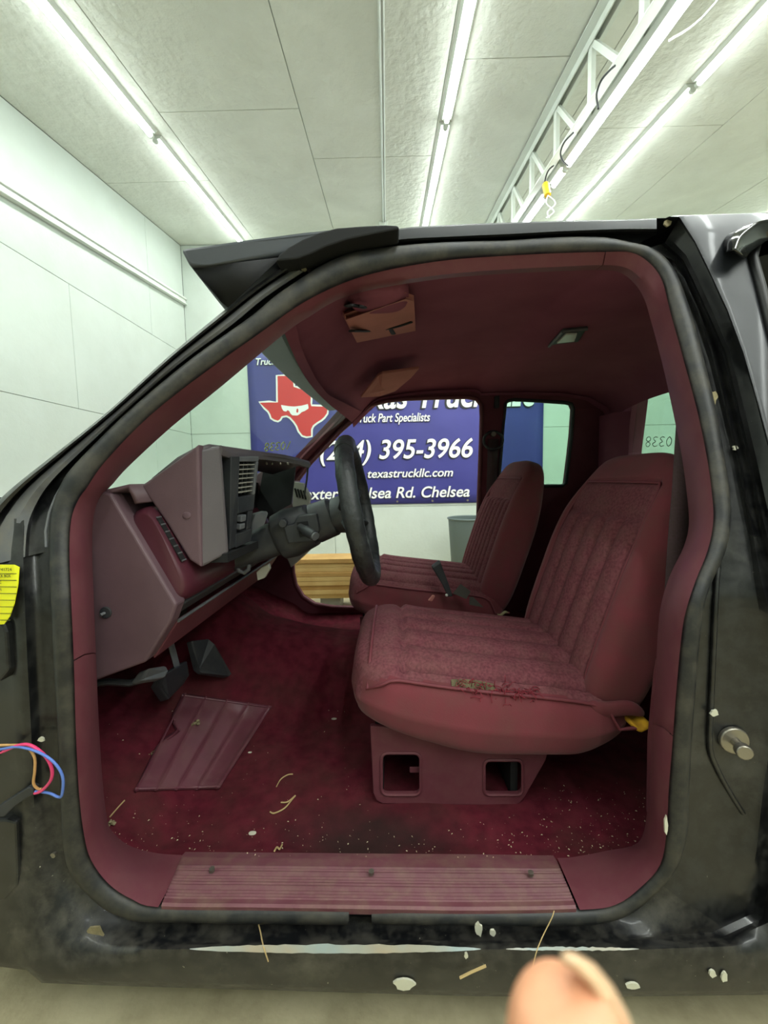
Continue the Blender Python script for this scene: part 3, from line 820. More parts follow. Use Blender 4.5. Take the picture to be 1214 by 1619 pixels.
# windshield pillar outside: seal gap, grey channel, black moulding
wk = []
for st, A0 in ((11, (-60, 905)), (12, (-50, 856)), (13, (-16, 808)), (14, (22, 770)), (15, (82, 722)), (16, (172, 650)), (17, (262, 568)), (18, (345, 499)), (19, (405, 452)), (20, (474, 406))):
    E = ST[st][2]
    def L(t): return (E[0]+(A0[0]-E[0])*t, E[1]+(A0[1]-E[1])*t)
    def lo_(d):
        T = ((0, .03), (6, .030), (20, .034), (34, .026), (46, .012), (60, .008), (72, .022), (150, .020))
        for (a, b), (c, e) in zip(T[:-1], T[1:]):
            if d <= c: return b+(e-b)*(d-a)/(c-a)
        return .02
    k_ = {11: 0.0, 12: 0.15, 13: 0.6}.get(st, 1.0); ln = math.hypot(A0[0]-E[0], A0[1]-E[1])
    row = [(E[0]+3, E[1]+3, 0.03)]
    for t, o_ in ((.10, .034), (.26, .036), (.30, .010), (.46, .004), (.66, .006), (.70, .020), (.76, .020), (.80, -.004), (.9, -.008), (1.0, .004), (1.02, .035)):
        row.append((*L(t), k_*o_+(1-k_)*(lo_(t*ln)-0.002)))
    wk.append(row)
wr = px_rows(wk)
n = len(wr[0])-1
V, Fc = loftv(wr)
fm = [(1 if 3 <= (k % n) <= 4 else 0) for k in range(len(Fc))]
wp = mk('windshield_pillar', V, Fc, 'body_paint', truck, True, fm, ['grey_channel']); autosmooth(wp, 45)
lab(wp, 'black windshield pillar with a grey channel and dusty grooves')
# grey drip strip joint
tube('pillar_cable', [tr(a, b, 0.0) for a, b in ((73, 865), (72, 840), (78, 810), (88, 785), (103, 760), (125, 735))], 0.0022, 'grey_plastic', truck, 6)

# roof skin over the cab and windshield header
HZ = 1.90
def roof_pt(u, v):
    """u 0..1 across from driver rail, v 0..1 front to back"""
    i = min(len(rr)-1, int(v*(len(rr)-1)))
    a = rr[i][-1]
    y = a.y+(TW-2*a.y)*u
    return Vector((a.x-0.10*math.sin(math.pi*u)*(1-v)*0.9, y, a.z+0.045*math.sin(math.pi*u)**1.3))
rows = [[roof_pt(j/14, i/18) for j in range(15)] for i in range(19)]
xend = 1.42
last = rows[-1]
for k in (1, 2, 3):
    rows.append([Vector((p.x+(xend-p.x)*k/3, p.y, p.z-0.012*k*k/3)) for p in last])
lab(loft('roof_panel', rows, 'body_skin', truck), 'glossy black roof skin')

# quarter panel right of the opening (outer skin)
OUT = [(1074,343),(1099,382),(1120,425),(1150,490),(1175,557),(1199,640),(1220,720),(1240,780),(1252,825),(1265,868),(1278,917),(1290,960),(1298,1005),(1306,1080),(1308,1160),(1306,1260),(1300,1380),(1286,1470),(1282,1566)]
rows = []
for (x, y) in OUT:
    a = tr(x, y, -0.032); xe = 1.42
    row = [tr(x, y, -0.020), a, a+Vector((0.006, -0.002, 0))]
    for t in (0.15, 0.4, 0.7, 1.0):
        row.append(Vector((a.x+(xe-a.x)*t, ring_y(a.z)-0.034, a.z)))
    rows.append(row)
# roll the top over into the roof
top = rows[0]; head = []
for dz, dy in ((0.028, 0.10), (0.020, 0.045), (0.010, 0.014)):
    head.append([p+Vector((-0.01 if j < 3 else 0, dy, dz)) for j, p in enumerate(top)])
qp = lab(loft('quarter_panel', head+rows, 'body_skin', truck, ang=50), 'shiny dark quarter panel behind the door opening')
# quarter window with its smoked rain visor
gl = [tr(1190, 408, -0.036), tr(1214, 500, -0.036), tr(1262, 690, -0.036), tr(1500, 690, -0.036), tr(1500, 380, -0.036), tr(1216, 372, -0.036)]
solid(mk('quarter_window', gl, [tuple(range(6))], 'window_dark', qp, False), 0.004)
tube('window_gasket', [tr(a, b, -0.037) for a, b in ((1300, 374), (1216, 372), (1196, 384), (1190, 408), (1203, 455), (1214, 500), (1236, 590), (1262, 690))], 0.008, 'rubber_clean', qp, 8)
vk = []
for a, b, c in (((1146, 399), (1160, 396), (1178, 408)), ((1145, 385), (1166, 378), (1186, 398)), ((1150, 373), (1178, 364), (1200, 388)), ((1168, 362), (1194, 353), (1214, 380)), ((1200, 356), (1220, 347), (1236, 374)), ((1240, 350), (1262, 341), (1270, 366)), ((1300, 346), (1310, 338), (1310, 360))):
    vk.append([(*a, -0.036), (*[(p+q)/2 for p, q in zip(a, b)], -0.066), (*b, -0.074), (*c, -0.06)])
solid(lab(loft('rain_visor', px_rows(vk, 4), 'black_gloss' if 'black_gloss' in MATS else 'body_skin', qp, ang=60), 'glossy smoked rain visor curving over the quarter window'), 0.003)

# striker bolt on the rear pillar
a = tr(1160, 1170, 0.028); b = tr(1138, 1168, -0.02)
sb = lab(cyl('striker_washer', a+Vector((0, 0.004, 0)), a-Vector((0.001, 0.005, 0)), 0.024, 'steel', truck, n=24, b=0.002), 'worn steel striker bolt on the rear pillar')
ax = Vector((-0.30, -1, 0.02)).normalized()
cyl('striker_pin', a, a+ax*0.026, 0.008, 'steel', sb, n=16)
cyl('striker_head', a+ax*0.024, a+ax*0.038, 0.0125, 'steel', sb, n=16, b=0.002)
# pressed rib on the pillar
tube('pressed_rib', [tr(p.x, p.y, 0.031) for p in catmull([Vector((1137, 872, 0)), Vector((1132, 930, 0)), Vector((1128, 1020, 0)), Vector((1124, 1110, 0)), Vector((1122, 1180, 0)), Vector((1134, 1215, 0)), Vector((1152, 1250, 0)), Vector((1174, 1285, 0))], 3)], 0.0045, 'body_paint', truck, 8)
# hinge brackets on the front pillar
def plate_px(name, pts, off, depth, material, parent=None, b=0.004):
    P = [tr(x, y, off) for x, y in pts]
    o = prism(name, P, (0, depth, 0), material, parent or truck); bev(o, b); return o
plate_px('hinge_plate', [(-60, 985), (4, 985), (10, 1000), (13, 1040), (14, 1060), (0, 1078), (-60, 1082)], 0.002, 0.03, 'body_paint')
plate_px('hinge_plate', [(-60, 1298), (10, 1296), (26, 1300), (29, 1385), (28, 1402), (8, 1425), (-60, 1440)], 0.002, 0.03, 'body_paint')
for (x, y) in ((86, 1350), (116, 1411)):
    q = tr(x, y, 0.026); cyl('bolt', q+Vector((0, .02, 0)), q-Vector((0, .004, 0)), 0.005, 'steel', truck, n=10)

# yellow sticker with ruled lines
stk = [(-40, 893), (22, 893), (30, 897), (28, 925), (22, 955), (15, 975), (6, 987), (-40, 990)]
yst = plate_px('parts_sticker', stk, -0.004, 0.0015, 'sticker_yellow', None, 0.0)
lab(yst, 'bright yellow paper sticker with ruled lines')
V, Fc = [], []
for k in range(8):
    y0 = 906+k*10.5
    pa, pb = tr(-40, y0, -0.0045), tr(26-max(0, k-3)*2.6, y0+0.6, -0.0045)
    V2, F2 = prismv([pa, pb, pb+Vector((0, 0, -0.0012)), pa+Vector((0, 0, -0.0012))], (0, 0.0004, 0)); V, Fc = join([(V, Fc), (V2, F2)])
mk('ruled_line', V, Fc, 'ink', yst, False)
def px_text(body, p_left, p_right, base, hpx, off, material, parent):
    a, b = tr(p_left, base, off), tr(p_right, base, off)
    cu = bpy.data.curves.new('print', 'FONT'); cu.body = body; cu.size = 1; cu.extrude = 0.0005; cu.materials.append(MATS[material])
    t = bpy.data.objects.new('print', cu); COL.objects.link(t); bpy.context.view_layer.update()
    w = max(t.dimensions.x, 1e-3); t.parent = parent; t.location = a; t.rotation_euler = (math.pi/2, 0, 0)
    t.scale = ((b-a).length/w, hpx*0.66/FPX/0.7, 0.4); return to_mesh(t)
px_text('1-800-741724', -20, 17, 903, 5, -0.0046, 'ink', yst); px_text('WO STOCK BOX', -22, 17, 913, 5, -0.0046, 'ink', yst)
px_text('89-94 GMC', -20, 2, 923, 5, -0.0046, 'ink', yst); px_text('YEAR', -14, 3, 934, 4, -0.0046, 'ink', yst)

# wiring with its connector
cn = [(0, 1282), (22, 1264), (48, 1246), (54, 1252), (50, 1258), (30, 1270), (6, 1291)]
wc = lab(plate_px('wiring_connector', [(-6, 1277), (44, 1245), (53, 1248), (53, 1255), (22, 1276), (6, 1292), (-6, 1292)], -0.006, 0.014, 'black_plastic', None, 0.002), 'black wiring connector with cut door wires')
def wire(pts, material, r=0.0022):
    tube('wire', [tr(p.x, p.y, p.z/1000) for p in catmull([Vector((a, b, c)) for a, b, c in pts], 6)], r, material, wc, 8)
wire([(-30, 1180, 0), (10, 1178, -4), (40, 1180, -8), (54, 1196, -12), (55, 1218, -12), (53, 1238, -8), (60, 1247, -4), (66, 1247, -2)], 'wire_tan')
wire([(-30, 1195, 0), (0, 1190, -4), (30, 1178, -10), (50, 1179, -14), (72, 1196, -18), (82, 1216, -18), (80, 1234, -14), (66, 1250, -8), (55, 1254, -4)], 'wire_pink', 0.0026)
wire([(-30, 1190, 0), (5, 1184, -6), (30, 1181, -12), (60, 1189, -20), (85, 1205, -22), (99, 1228, -20), (98, 1256, -16), (92, 1260, -12), (78, 1254, -8), (56, 1251, -4)], 'wire_blue')
wire([(-30, 1206, 2), (-6, 1196, 0), (4, 1186, -4)], 'cable_black', 0.003)

# ------------------------------------------------------------------ outside sun visor above the windshield
def vis(px, py, y): return tp(px, py, y)
near = [vis(285, 393, .17), vis(380, 379, .19), vis(480, 366, .22), vis(560, 358, .25), vis(600, 356, .26), vis(560, 372, .26), vis(470, 398, .22), vis(410, 408, .20), vis(330, 418, .17), vis(300, 421, .17)]
rows = []
for u in [k/10 for k in range(11)]:
    row = []
    for p in near:
        y = p.y+(TW-2*p.y)*u
        row.append(Vector((p.x-0.07*math.sin(math.pi*u), y, p.z+0.03*math.sin(math.pi*u))))
    rows.append(row)
rv = lab(loft('roof_sun_visor', rows, 'visor_plastic', truck, closed_v=True, caps=True, ang=25), 'dark plastic sun visor jutting over the windshield')
bev(rv, 0.006, 2, 40)
br = [vis(x, y, .19) for x, y in ((435, 413), (441, 402), (455, 391), (478, 378), (505, 367), (532, 360), (570, 357), (610, 355), (628, 356), (632, 360), (628, 363), (590, 370), (548, 379), (515, 390), (490, 402), (470, 409))]
prism('visor_bracket', br, (0, 0.05, 0), 'black_matte', rv, 0.004)
# underside web
un = [vis(304, 424, .18), vis(445, 407, .205), vis(360, 486, .205), vis(348, 476, .19)]
und = [Vector((p.x, p.y, p.z)) for p in un]
rows = [[und[0], und[1]], [und[3], und[2]]]
solid(loft('visor_underside', rows, 'black_matte', rv), 0.004)

# ------------------------------------------------------------------ timbers under the cab (hardly seen)
for x in (-0.62, 0.75):
    tb = box('support_timber', x, x+0.12, 0.55+TD, 1.5+TD, 0.0, 0.4340+TZ, 'lumber_dark', None, 0.004)
    tag(tb, 'square timber lying under the cab floor, %s' % ('below the dashboard' if x < 0 else 'below the seats'), 'timber')
# ================================================================== CABIN
def mir(p): return Vector((p.x, TW-p.y, p.z))
# windshield
_pU, _pL = E0[18*SUB], E0[15*SUB]
def wx(z, y):
    t = (z-_pL.z)/(_pU.z-_pL.z); u = min(1, max(0, (y-0.22)/(TW-0.44)))
    return _pL.x+(_pU.x-_pL.x)*t - 0.07*math.sin(math.pi*u)
zA, zB = _pL.z-0.07, _pU.z+0.075
rows = []
for k in range(9):
    z = zA+(zB-zA)*k/8; ye = 0.16+(z-zA)*0.22
    rows.append([Vector((wx(z, ye+(TW-2*ye)*j/20)-0.055, ye+(TW-2*ye)*j/20, z)) for j in range(21)])
ws = lab(loft('windshield', rows, 'windshield', truck), 'greenish windshield glass'); 
def on_ws(px, py, o=-0.008): return tfind(px, py, lambda q: q.x-(wx(q.z, q.y)+o), 0.2, 1.75)
# crayon numbers, written from outside so they read mirrored
GL = {'8': [[(.5, .5), (.15, .3), (.3, .02), (.7, .02), (.85, .3), (.5, .5), (.15, .72), (.35, .98), (.7, .98), (.85, .72), (.5, .5)]],
      '3': [[(.85, .05), (.4, .0), (.15, .22), (.55, .48), (.12, .72), (.4, 1.0), (.9, .92)]],
      '0': [[(.5, 0), (.12, .3), (.15, .75), (.5, 1), (.88, .72), (.88, .3), (.5, 0)]],
      '1': [[(.75, 0), (.3, 1.0)]]}
def scrawl(chars, x0, dx, ytop, h, slope, on, material, parent, r):
    for i, c in enumerate(chars):
        for st_ in GL[c]:
            P = [Vector((x0+dx*(i+u*0.85)+(1-v)*2.0, ytop+slope*i+v*h, 0)) for u, v in st_]
            tube('crayon_number', [on(p.x, p.y) for p in catmull(P, 4)], r, material, parent, 6)
scrawl('83301', 417, 8.6, 701, 12, -0.7, lambda x, y: on_ws(x, y, -0.052), 'crayon_yellow', ws, 0.0022)
# wiper lying behind the glass
tube('wiper_blade', [Vector((wx(zA+0.02, y)-0.05, y, zA+0.012+0.02*(y-0.3))) for y in (0.32, 0.5, 0.7, 0.9)], 0.009, 'black_plastic', truck, 8)

# headliner
def sm_(u):
    t = min(1, max(0, (u-0.45)/0.55)); return t*t*(3-2*t)
hl = []
hk = sorted([on_ws(x, y)+Vector((0.006, 0, 0)) for x, y in ((464, 516), (470, 542), (480, 568), (497, 600), (516, 624), (546, 639))], key=lambda q: q.y)
def hrow(y):
    for a, b in zip(hk[:-1], hk[1:]):
        if y <= b.y or b is hk[-1]:
            t = (y-a.y)/(b.y-a.y); return a.lerp(b, t)
_y0 = E0[18*SUB].y
hr0 = [hrow(_y0+(TW-2*_y0)*j/20) for j in range(21)]
for j in range(21): hr0[j] = Vector((hr0[j].x, _y0+(TW-2*_y0)*j/20, hr0[j].z))
0 and print('HEADER', [tuple(round(c, 3) for c in p) for p in hr0[::4]], 'E0top', [tuple(round(c, 3) for c in E0[s*SUB]) for s in (18, 20, 22, 24, 26)])
for st_ in range(18, 28):
    for k in range(2):
        i = (st_*SUB+k*2) % NL; a = E0[i]
        f = max(0.0, 1-(st_+k/2-18)/2.5)
        row = []
        for j in range(21):
            u = j/20; sn = math.sin(math.pi*u)
            row.append(Vector((a.x-0.07*sn*f-0.012*f, a.y+(TW-2*a.y)*u, a.z+0.004+0.10*sn**0.75*(1-0.75*f)+0.055*sm_(u)*(1-f))))
        hl.append(row)
last = hl[-1]
for x, dz, sq in ((0.75, 0.0, 0.0), (0.95, -0.01, 0.0), (1.10, -0.035, 0.01), (1.20, -0.09, 0.02), (1.245, -0.16, 0.03)):
    hl.append([Vector((x, p.y+(0.98-p.y)*sq*0.2, p.z+dz)) for p in last])
hl.insert(0, hr0)
head = lab(loft('headliner', hl, 'headliner', truck), 'dark burgundy cloth headliner'); 
def hz(x, y):
    best = None
    for r_ in hl:
        for p in r_:
            d = (p.x-x)**2+(p.y-y)**2
            if best is None or d < best[0]: best = (d, p.z)
    return best[1]
def on_head(px, py, drop=0.0): return tfind(px, py, lambda q: q.z-(hz(q.x, q.y)-drop), 0.25, 1.75, 60)

# dome lamp
dq = [on_head(x, y, 0.006) for x, y in ((868, 546), (890, 522), (929, 518), (914, 541))]
dc = sum(dq, Vector())/4
dl = lab(prism('dome_lamp', dq, (0, 0, 0.02), 'black_plastic', truck, 0.003), 'small rectangular dome lamp on the headliner')
prism('dome_lens', [dc+(q-dc)*s_+Vector((0, 0, -0.006)) for q, s_ in zip(dq, (0.6, 0.55, 0.45, 0.6))], (0, 0, 0.008), 'lens_white', dl, 0.002)
for a, b in ((0, 1), (1, 2)):
    tube('lamp_bezel', [dq[a]+Vector((0, 0, -0.004)), dq[b]+Vector((0, 0, -0.004))], 0.006, 'grey_plastic', dl, 8)

# sun visors
def slabpx(name, pts, drops, t, material, parent=None, b=0.004):
    P = [on_head(x, y, d) for (x, y), d in zip(pts, drops)]
    o = prism(name, P, (0, 0, t), material, parent or truck); bev(o, b); return o, P
sv, P = slabpx('sun_visor', [(527, 473), (590, 452), (642, 473), (652, 478), (655, 523), (600, 533), (566, 541), (545, 505)], [0.03]*8, 0.014, 'visor_cloth')
lab(sv, 'folded salmon sun visor with black elastic bands')
def strap(name, pts, w, parent):
    Q = [on_head(x, y, 0.036) for x, y in pts]
    tube(name, catmull(Q, 4), w, 'black_matte', parent, 8, flat=0.35)
strap('elastic_band', [(536, 486), (556, 483), (574, 486)], 0.010, sv)
strap('elastic_band', [(556, 523), (590, 523), (625, 517), (651, 509)], 0.010, sv)
strap('elastic_band', [(601, 494), (607, 505), (603, 516)], 0.012, sv)
strap('elastic_band', [(616, 519), (622, 528)], 0.008, sv)
def lobe():
    c = tp(598, 466, 0.37)
    return rbox('visor_pocket', 3.0, lambda a, b, d: c+Vector((a*0.072, b*0.06, d*0.030)), 'headliner', sv, (12, 12, 6))
lobe()
sv2, P = slabpx('sun_visor', [(570, 629), (598, 595), (604, 591), (663, 583), (650, 598), (625, 619), (600, 627)], [0.06, 0.05, 0.05, 0.05, 0.06, 0.07, 0.07], 0.012, 'visor_cloth')
lab(sv2, 'plain salmon sun visor tipped down on the passenger side')

# ------------------------------------------------------------------ passenger side wall with door opening and quarter window
def trP(px, py, extra=0.0):
    yt = TW-0.2
    for _ in range(16):
        q = tp(px, py, yt); yt = 0.5*yt+0.5*(TW-ring_y(q.z)-off0(q.z)-extra)
    return tp(px, py, yt)
def inner_y(z): return TW-ring_y(z)-off0(z)
door_px = [(463, 885), (464, 905), (468, 925), (479, 943), (497, 955), (525, 960), (600, 962), (720, 962), (742, 955), (751, 930), (754, 870), (756, 800), (759, 720), (761, 660), (760, 640), (753, 631), (738, 628), (690, 629), (640, 631), (612, 634), (585, 641), (562, 661), (538, 682), (514, 708), (491, 732), (472, 758), (463, 790), (461, 840)]
win_px = [(799, 638), (803, 634), (812, 632), (850, 634), (895, 637), (903, 639), (906, 646), (903, 690), (897, 740), (894, 764), (889, 768), (840, 768), (792, 767), (788, 762), (793, 700)]
dh = [trP(*p) for p in door_px]; wh = [trP(*p) for p in win_px]
out_px = [(546, 636), (508, 678), (469, 720), (440, 752)]
op = [trP(*p) for p in out_px]
outer = [(1.25, 0.46), (1.25, 1.70)] + [(x, hl[-1][20].z+0.20) for x in (1.0, 0.6, 0.2, -0.1)] + [(op[0].x, op[0].z+0.03)] + [(p.x, p.z) for p in op] + [(-0.80, 1.28), (-1.0, 1.22), (-1.0, 0.46)]
V, Fc = plate_holes(outer, [[(p.x, p.z) for p in dh], [(p.x, p.z) for p in wh]], lambda x, z: (x, inner_y(z), z), lambda p: Vector((p.x, p.y+0.04, p.z)))
pw = lab(mk('passenger_side_wall', V, Fc, 'trim_soft', truck, False), 'burgundy inner wall of the passenger side with an empty door opening')
tube('opening_edge_trim', [p+Vector((0, -0.004, 0)) for p in dh], 0.012, 'trim_red', pw, 8, True)
tube('window_frame', [p+Vector((0, -0.002, 0)) for p in wh], 0.010, 'black_plastic', pw, 8, True)
solid(mk('side_window', [Vector((p.x, inner_y(p.z)+0.03, p.z)) for p in wh], [tuple(range(len(wh)))], 'window_green', pw, False), 0.004)
# roof rail trim above the passenger door
rows = [[p+Vector((0, 0.02, 0.02)), p+Vector((0, -0.03, 0.0)), p+Vector((0, -0.012, -0.012)), p+Vector((0, 0.03, -0.02))] for p in [r_[20] for r_ in hl]]
loft('roof_side_trim', rows, 'headliner', truck)
# passenger windshield pillar trim, rounded
A = [trP(*p) for p in ((562, 640), (523, 682), (480, 727), (452, 760))]
tube('pillar_trim', [p+Vector((0, -0.004, 0)) for p in catmull(A, 4)], [0.045]*13, 'trim_soft', pw, 12, flat=0.45)
# passenger belt anchor
q = trP(779, 687, 0.01)
pb = lab(cyl('belt_guide', q+Vector((0, 0.02, 0)), q+Vector((0, -0.02, 0)), 0.014, 'steel', truck, n=14), 'shoulder belt guide on the passenger pillar')
tube('guide_loop', [q+Vector((0.055*math.sin(a), -0.01, -0.035+0.05*math.cos(a))) for a in [2*math.pi*k/16 for k in range(16)]], 0.008, 'black_plastic', pb, 8, True)
rows = [[trP(x0, y, 0.02), trP(x1, y, 0.02)] for x0, x1, y in ((771, 788, 694), (770, 786, 740), (768, 784, 800), (764, 780, 900))]
solid(loft('belt_webbing', rows, 'webbing', pb), 0.002)
q = trP(784, 636, 0.0); bev(box('coat_hook', q.x-0.012, q.x+0.012, q.y-0.03, q.y, q.z-0.035, q.z+0.03, 'black_plastic', truck), 0.004)

# ------------------------------------------------------------------ rear wall with the back window
XR = 1.25
def onR(px, py): return tplane_x(px, py, XR)
rl = [onR(990, 716), onR(1001, 617)]; rt = onR(1064, 604)
yf0, yf1 = rl[0].y, rl[1].y
w = [(yf0, rl[0].z), (yf1+0.0, rl[1].z-0.02), (yf1-0.02, rl[1].z), (0.98, rt.z+0.0), (TW-yf1+0.02, rl[1].z), (TW-yf1, rl[1].z-0.02), (TW-yf0, rl[0].z-0.02), (TW-yf0+0.02, rl[0].z-0.05), (yf0-0.02, rl[0].z-0.05)]
wall_o = [(0.10, 0.46), (TW-0.10, 0.46), (TW-0.14, 1.2), (TW-0.26, 1.70), (TW-0.4, 1.83), (0.98, 1.90), (0.4, 1.83), (0.26, 1.70), (0.14, 1.2)]
V, Fc = plate_holes(wall_o, [w], lambda y, z: (XR, y, z), lambda p: p+Vector((0.08, 0, 0)))
rwl = lab(mk('rear_wall', V, Fc, 'headliner', truck, False), 'dark rear cab wall with the back window')
bw = mk('back_window', [Vector((XR+0.03, y, z)) for y, z in w], [tuple(range(len(w)))], 'window_green', rwl, False); solid(bw, 0.004)
scrawl('8330', 1019, 11.0, 691, 15, -0.2, lambda x, y: tplane_x(x, y, XR+0.024), 'crayon_dark', bw, 0.0016)
# rear trim pillars
for s_ in (0, 1):
    P = [Vector((XR-0.02, (TW-0.30) if s_ else 0.30, z)) for z in (0.5, 1.1, 1.5, 1.66)]
    rows = [[p+Vector((0.02, -0.12 if s_ else 0.12, 0)), p+Vector((-0.04, -0.06 if s_ else 0.06, 0)), p+Vector((-0.05, 0.05 if s_ else -0.05, 0))] for p in P]
    loft('rear_corner_trim', rows, 'headliner', truck)
# inner side of the driver quarter, firewall, cowl, floor pan
rows = [[Vector((x, ring_y(z)+0.02, z)) for x in (0.78, 1.0, 1.32)] for z in (0.45, 0.8, 1.12, 1.4, 1.7)]
solid(loft('quarter_inner_panel', rows, 'trim_red', truck), 0.01)
box('firewall', -1.06, -1.02, 0.06, TW-0.06, 0.45, 1.30, 'black_matte', truck)
rows = [[Vector((x, y, z)) for y in (0.22, 0.5, 0.98, 1.46, TW-0.1)] for x, z in ((-0.66, zA-0.02), (-0.76, zA-0.03), (-1.02, zA-0.06))]
solid(loft('cowl_panel', rows, 'black_plastic', truck), 0.01)
rows = [[Vector((-1.02, y, z)) for z in (0.45, 1.28)] for y in (0.05, 0.07)]
box('kick_wall', -1.04, -0.66, 0.16, 0.18, 0.46, 1.30, 'black_matte', truck)
box('floor_pan', -1.04, 1.33, 0.10, TW-0.10, 0.435, 0.455, 'black_matte', truck)

# ------------------------------------------------------------------ carpet
def sm(a, b, x):
    t = min(1, max(0, (x-a)/(b-a))); return t*t*(3-2*t)
def cz(x, y):
    z = 0.487
    z += 0.50*max(0, -0.50-x)*sm(0, 0.12, -0.50-x)
    hgt = 0.20+0.10*sm(-0.15, -0.75, x)
    z += hgt*math.exp(-((y-0.98)/0.20)**4)
    z += 0.028*(1-sm(0.17, 0.25, y))+0.03*sm(TW-0.24, TW-0.16, y)
    z += 0.0035*math.sin(x*23+y*9)*math.sin(y*31-x*5)
    return z
gx, gy = 84, 64
rows = [[Vector((-1.02+2.26*i/gx, 0.150+(TW-0.30)*j/gy, cz(-1.02+2.26*i/gx, 0.150+(TW-0.30)*j/gy))) for j in range(gy+1)] for i in range(gx+1)]
cp = lab(loft('carpet', rows, 'carpet', truck), 'dirty dark red cabin carpet')
def on_carpet(px, py, lift=0.0): return tfind(px, py, lambda q: q.z-(cz(q.x, q.y)+lift), 0.14, 1.75, 120)
# dark grease stain soaked into the carpet near the sill
_cm = MATS['carpet']; _nt = _cm.node_tree; _bs = _nt.nodes['Principled BSDF']; _src = _bs.inputs['Base Color'].links[0].from_socket
_tc = _nt.nodes.new('ShaderNodeTexCoord'); _vd = _nt.nodes.new('ShaderNodeVectorMath'); _vd.operation = 'MULTIPLY_ADD'
_sq = on_carpet(590, 1330)
_vd.inputs[1].default_value = (5.2, 9.5, 3.0); _vd.inputs[2].default_value = (-_sq.x*5.2, -_sq.y*9.5, -_sq.z*3.0)
_ln = _nt.nodes.new('ShaderNodeVectorMath'); _ln.operation = 'LENGTH'
_nz = _nt.nodes.new('ShaderNodeTexNoise'); _nz.inputs['Scale'].default_value = 14; _nz.inputs['Detail'].default_value = 6
_ad = _nt.nodes.new('ShaderNodeMath'); _ad.operation = 'ADD'
_mr = _nt.nodes.new('ShaderNodeMapRange'); _mr.inputs[1].default_value = 0.9; _mr.inputs[2].default_value = 1.9; _mr.inputs[3].default_value = 0.8; _mr.inputs[4].default_value = 0.0
_mx = _nt.nodes.new('ShaderNodeMix'); _mx.data_type = 'RGBA'; _mx.inputs[7].default_value = lin('#2b2623')
_nt.links.new(_tc.outputs['Object'], _vd.inputs[0]); _nt.links.new(_vd.outputs[0], _ln.inputs[0]); _nt.links.new(_tc.outputs['Object'], _nz.inputs['Vector'])
_nt.links.new(_ln.outputs['Value'], _ad.inputs[0]); _nt.links.new(_nz.outputs['Fac'], _ad.inputs[1]); _nt.links.new(_ad.outputs[0], _mr.inputs[0])
_nt.links.new(_mr.outputs[0], _mx.inputs[0]); _nt.links.new(_src, _mx.inputs[6]); _nt.links.new(_mx.outputs[2], _bs.inputs['Base Color'])
# moulded heel pad
c4 = [(212, 1250), (347, 1246), (430, 1116), (289, 1096)]
def bil(u, v):
    a, b, c, d = c4
    x = (1-v)*((1-u)*a[0]+u*b[0])+v*((1-u)*d[0]+u*c[0]); y = (1-v)*((1-u)*a[1]+u*b[1])+v*((1-u)*d[1]+u*c[1])
    return x, y
grooves = (0.03, 0.26, 0.5, 0.74, 0.97)
rows = []
nu, nv = 56, 24
for j in range(nv+1):
    row = []
    for i in range(nu+1):
        u, v = i/nu, j/nv
        if v > 0.92 and u < 0.25: pass
        g = max(math.exp(-((u-q_)/0.016)**2) for q_ in grooves)
        g = max(g, math.exp(-((v-0.03)/0.02)**2), math.exp(-((v-0.97)/0.02)**2))
        cut = 0.16*max(0, 1-abs(v-0.62)/0.14) if u < 0.3 else 0
        uu = u if u > 0.3 else max(u, cut) 
        row.append(on_carpet(*bil(uu, v), 0.007+0.006*g))
    rows.append(row)
solid(lab(loft('heel_pad', rows, 'heel_pad', cp, ang=70), 'moulded burgundy heel pad with ridges'), 0.006, -1)

hp = bpy.data.objects['heel_pad']
for q_ in grooves:
    tube('pad_ridge', [on_carpet(*bil(q_, v/10), 0.012) for v in range(0 if q_ > 0.1 else 0, 11) if not (q_ < 0.1 and 4 <= v <= 7)], 0.0032, 'heel_pad', hp, 6)
for v_ in (0.02, 0.98):
    tube('pad_ridge', [on_carpet(*bil(u/10, v_), 0.012) for u in range(11)], 0.0032, 'heel_pad', hp, 6)
# pedals
def ppad(name, pts, yt, dep, material, b=0.006, parent=None):
    P = [tp(x, y, yy) for (x, y), yy in zip(pts, yt)]
    o = prism(name, P, dep, material, parent or truck); bev(o, b, 3); return o
bp_ = lab(ppad('brake_pedal', [(252, 1082), (262, 1066), (296, 1044), (301, 1068), (290, 1082), (268, 1106)], [.46, .46, .62, .62, .60, .48], (-0.03, 0, -0.01), 'black_plastic'), 'black brake pedal')
tube('pedal_arm', [tp(282, 1062, .56), tp(275, 1036, .55), tp(268, 1010, .55), tp(262, 980, .55)], 0.014, 'grey_plastic', bp_, 8, flat=0.4)
pk = lab(ppad('parking_brake_pedal', [(224, 1072), (236, 1056), (262, 1052), (268, 1060), (262, 1071), (228, 1076)], [.33, .33, .40, .40, .38, .33], (-0.03, 0, -0.012), 'grey_plastic'), 'grey parking brake pedal')
tube('pedal_arm', [tp(228, 1074, .36), tp(205, 1080, .34), tp(170, 1078, .32), tp(140, 1082, .30)], 0.013, 'black_plastic', pk, 8, flat=0.6)
lab(ppad('accelerator_pedal', [(303, 1013), (330, 1010), (340, 1018), (367, 1065), (362, 1070), (322, 1064), (314, 1058)], [.66, .72, .72, .74, .74, .66, .66], (-0.02, 0, -0.006), 'black_plastic', 0.004), 'dark trapezoid accelerator pedal')
box('column_bracket', -0.72, -0.66, 0.42, 0.62, 0.86, 1.10, 'black_matte', truck)

# ------------------------------------------------------------------ dashboard
def dp(px, py, y=0.21): q = tp(px, py, y); return q
prof_px = [(128, 776), (164, 777), (177, 780), (281, 955), (271, 983), (232, 1046), (139, 1080), (120, 1078)]
pf = [dp(*p) for p in prof_px]
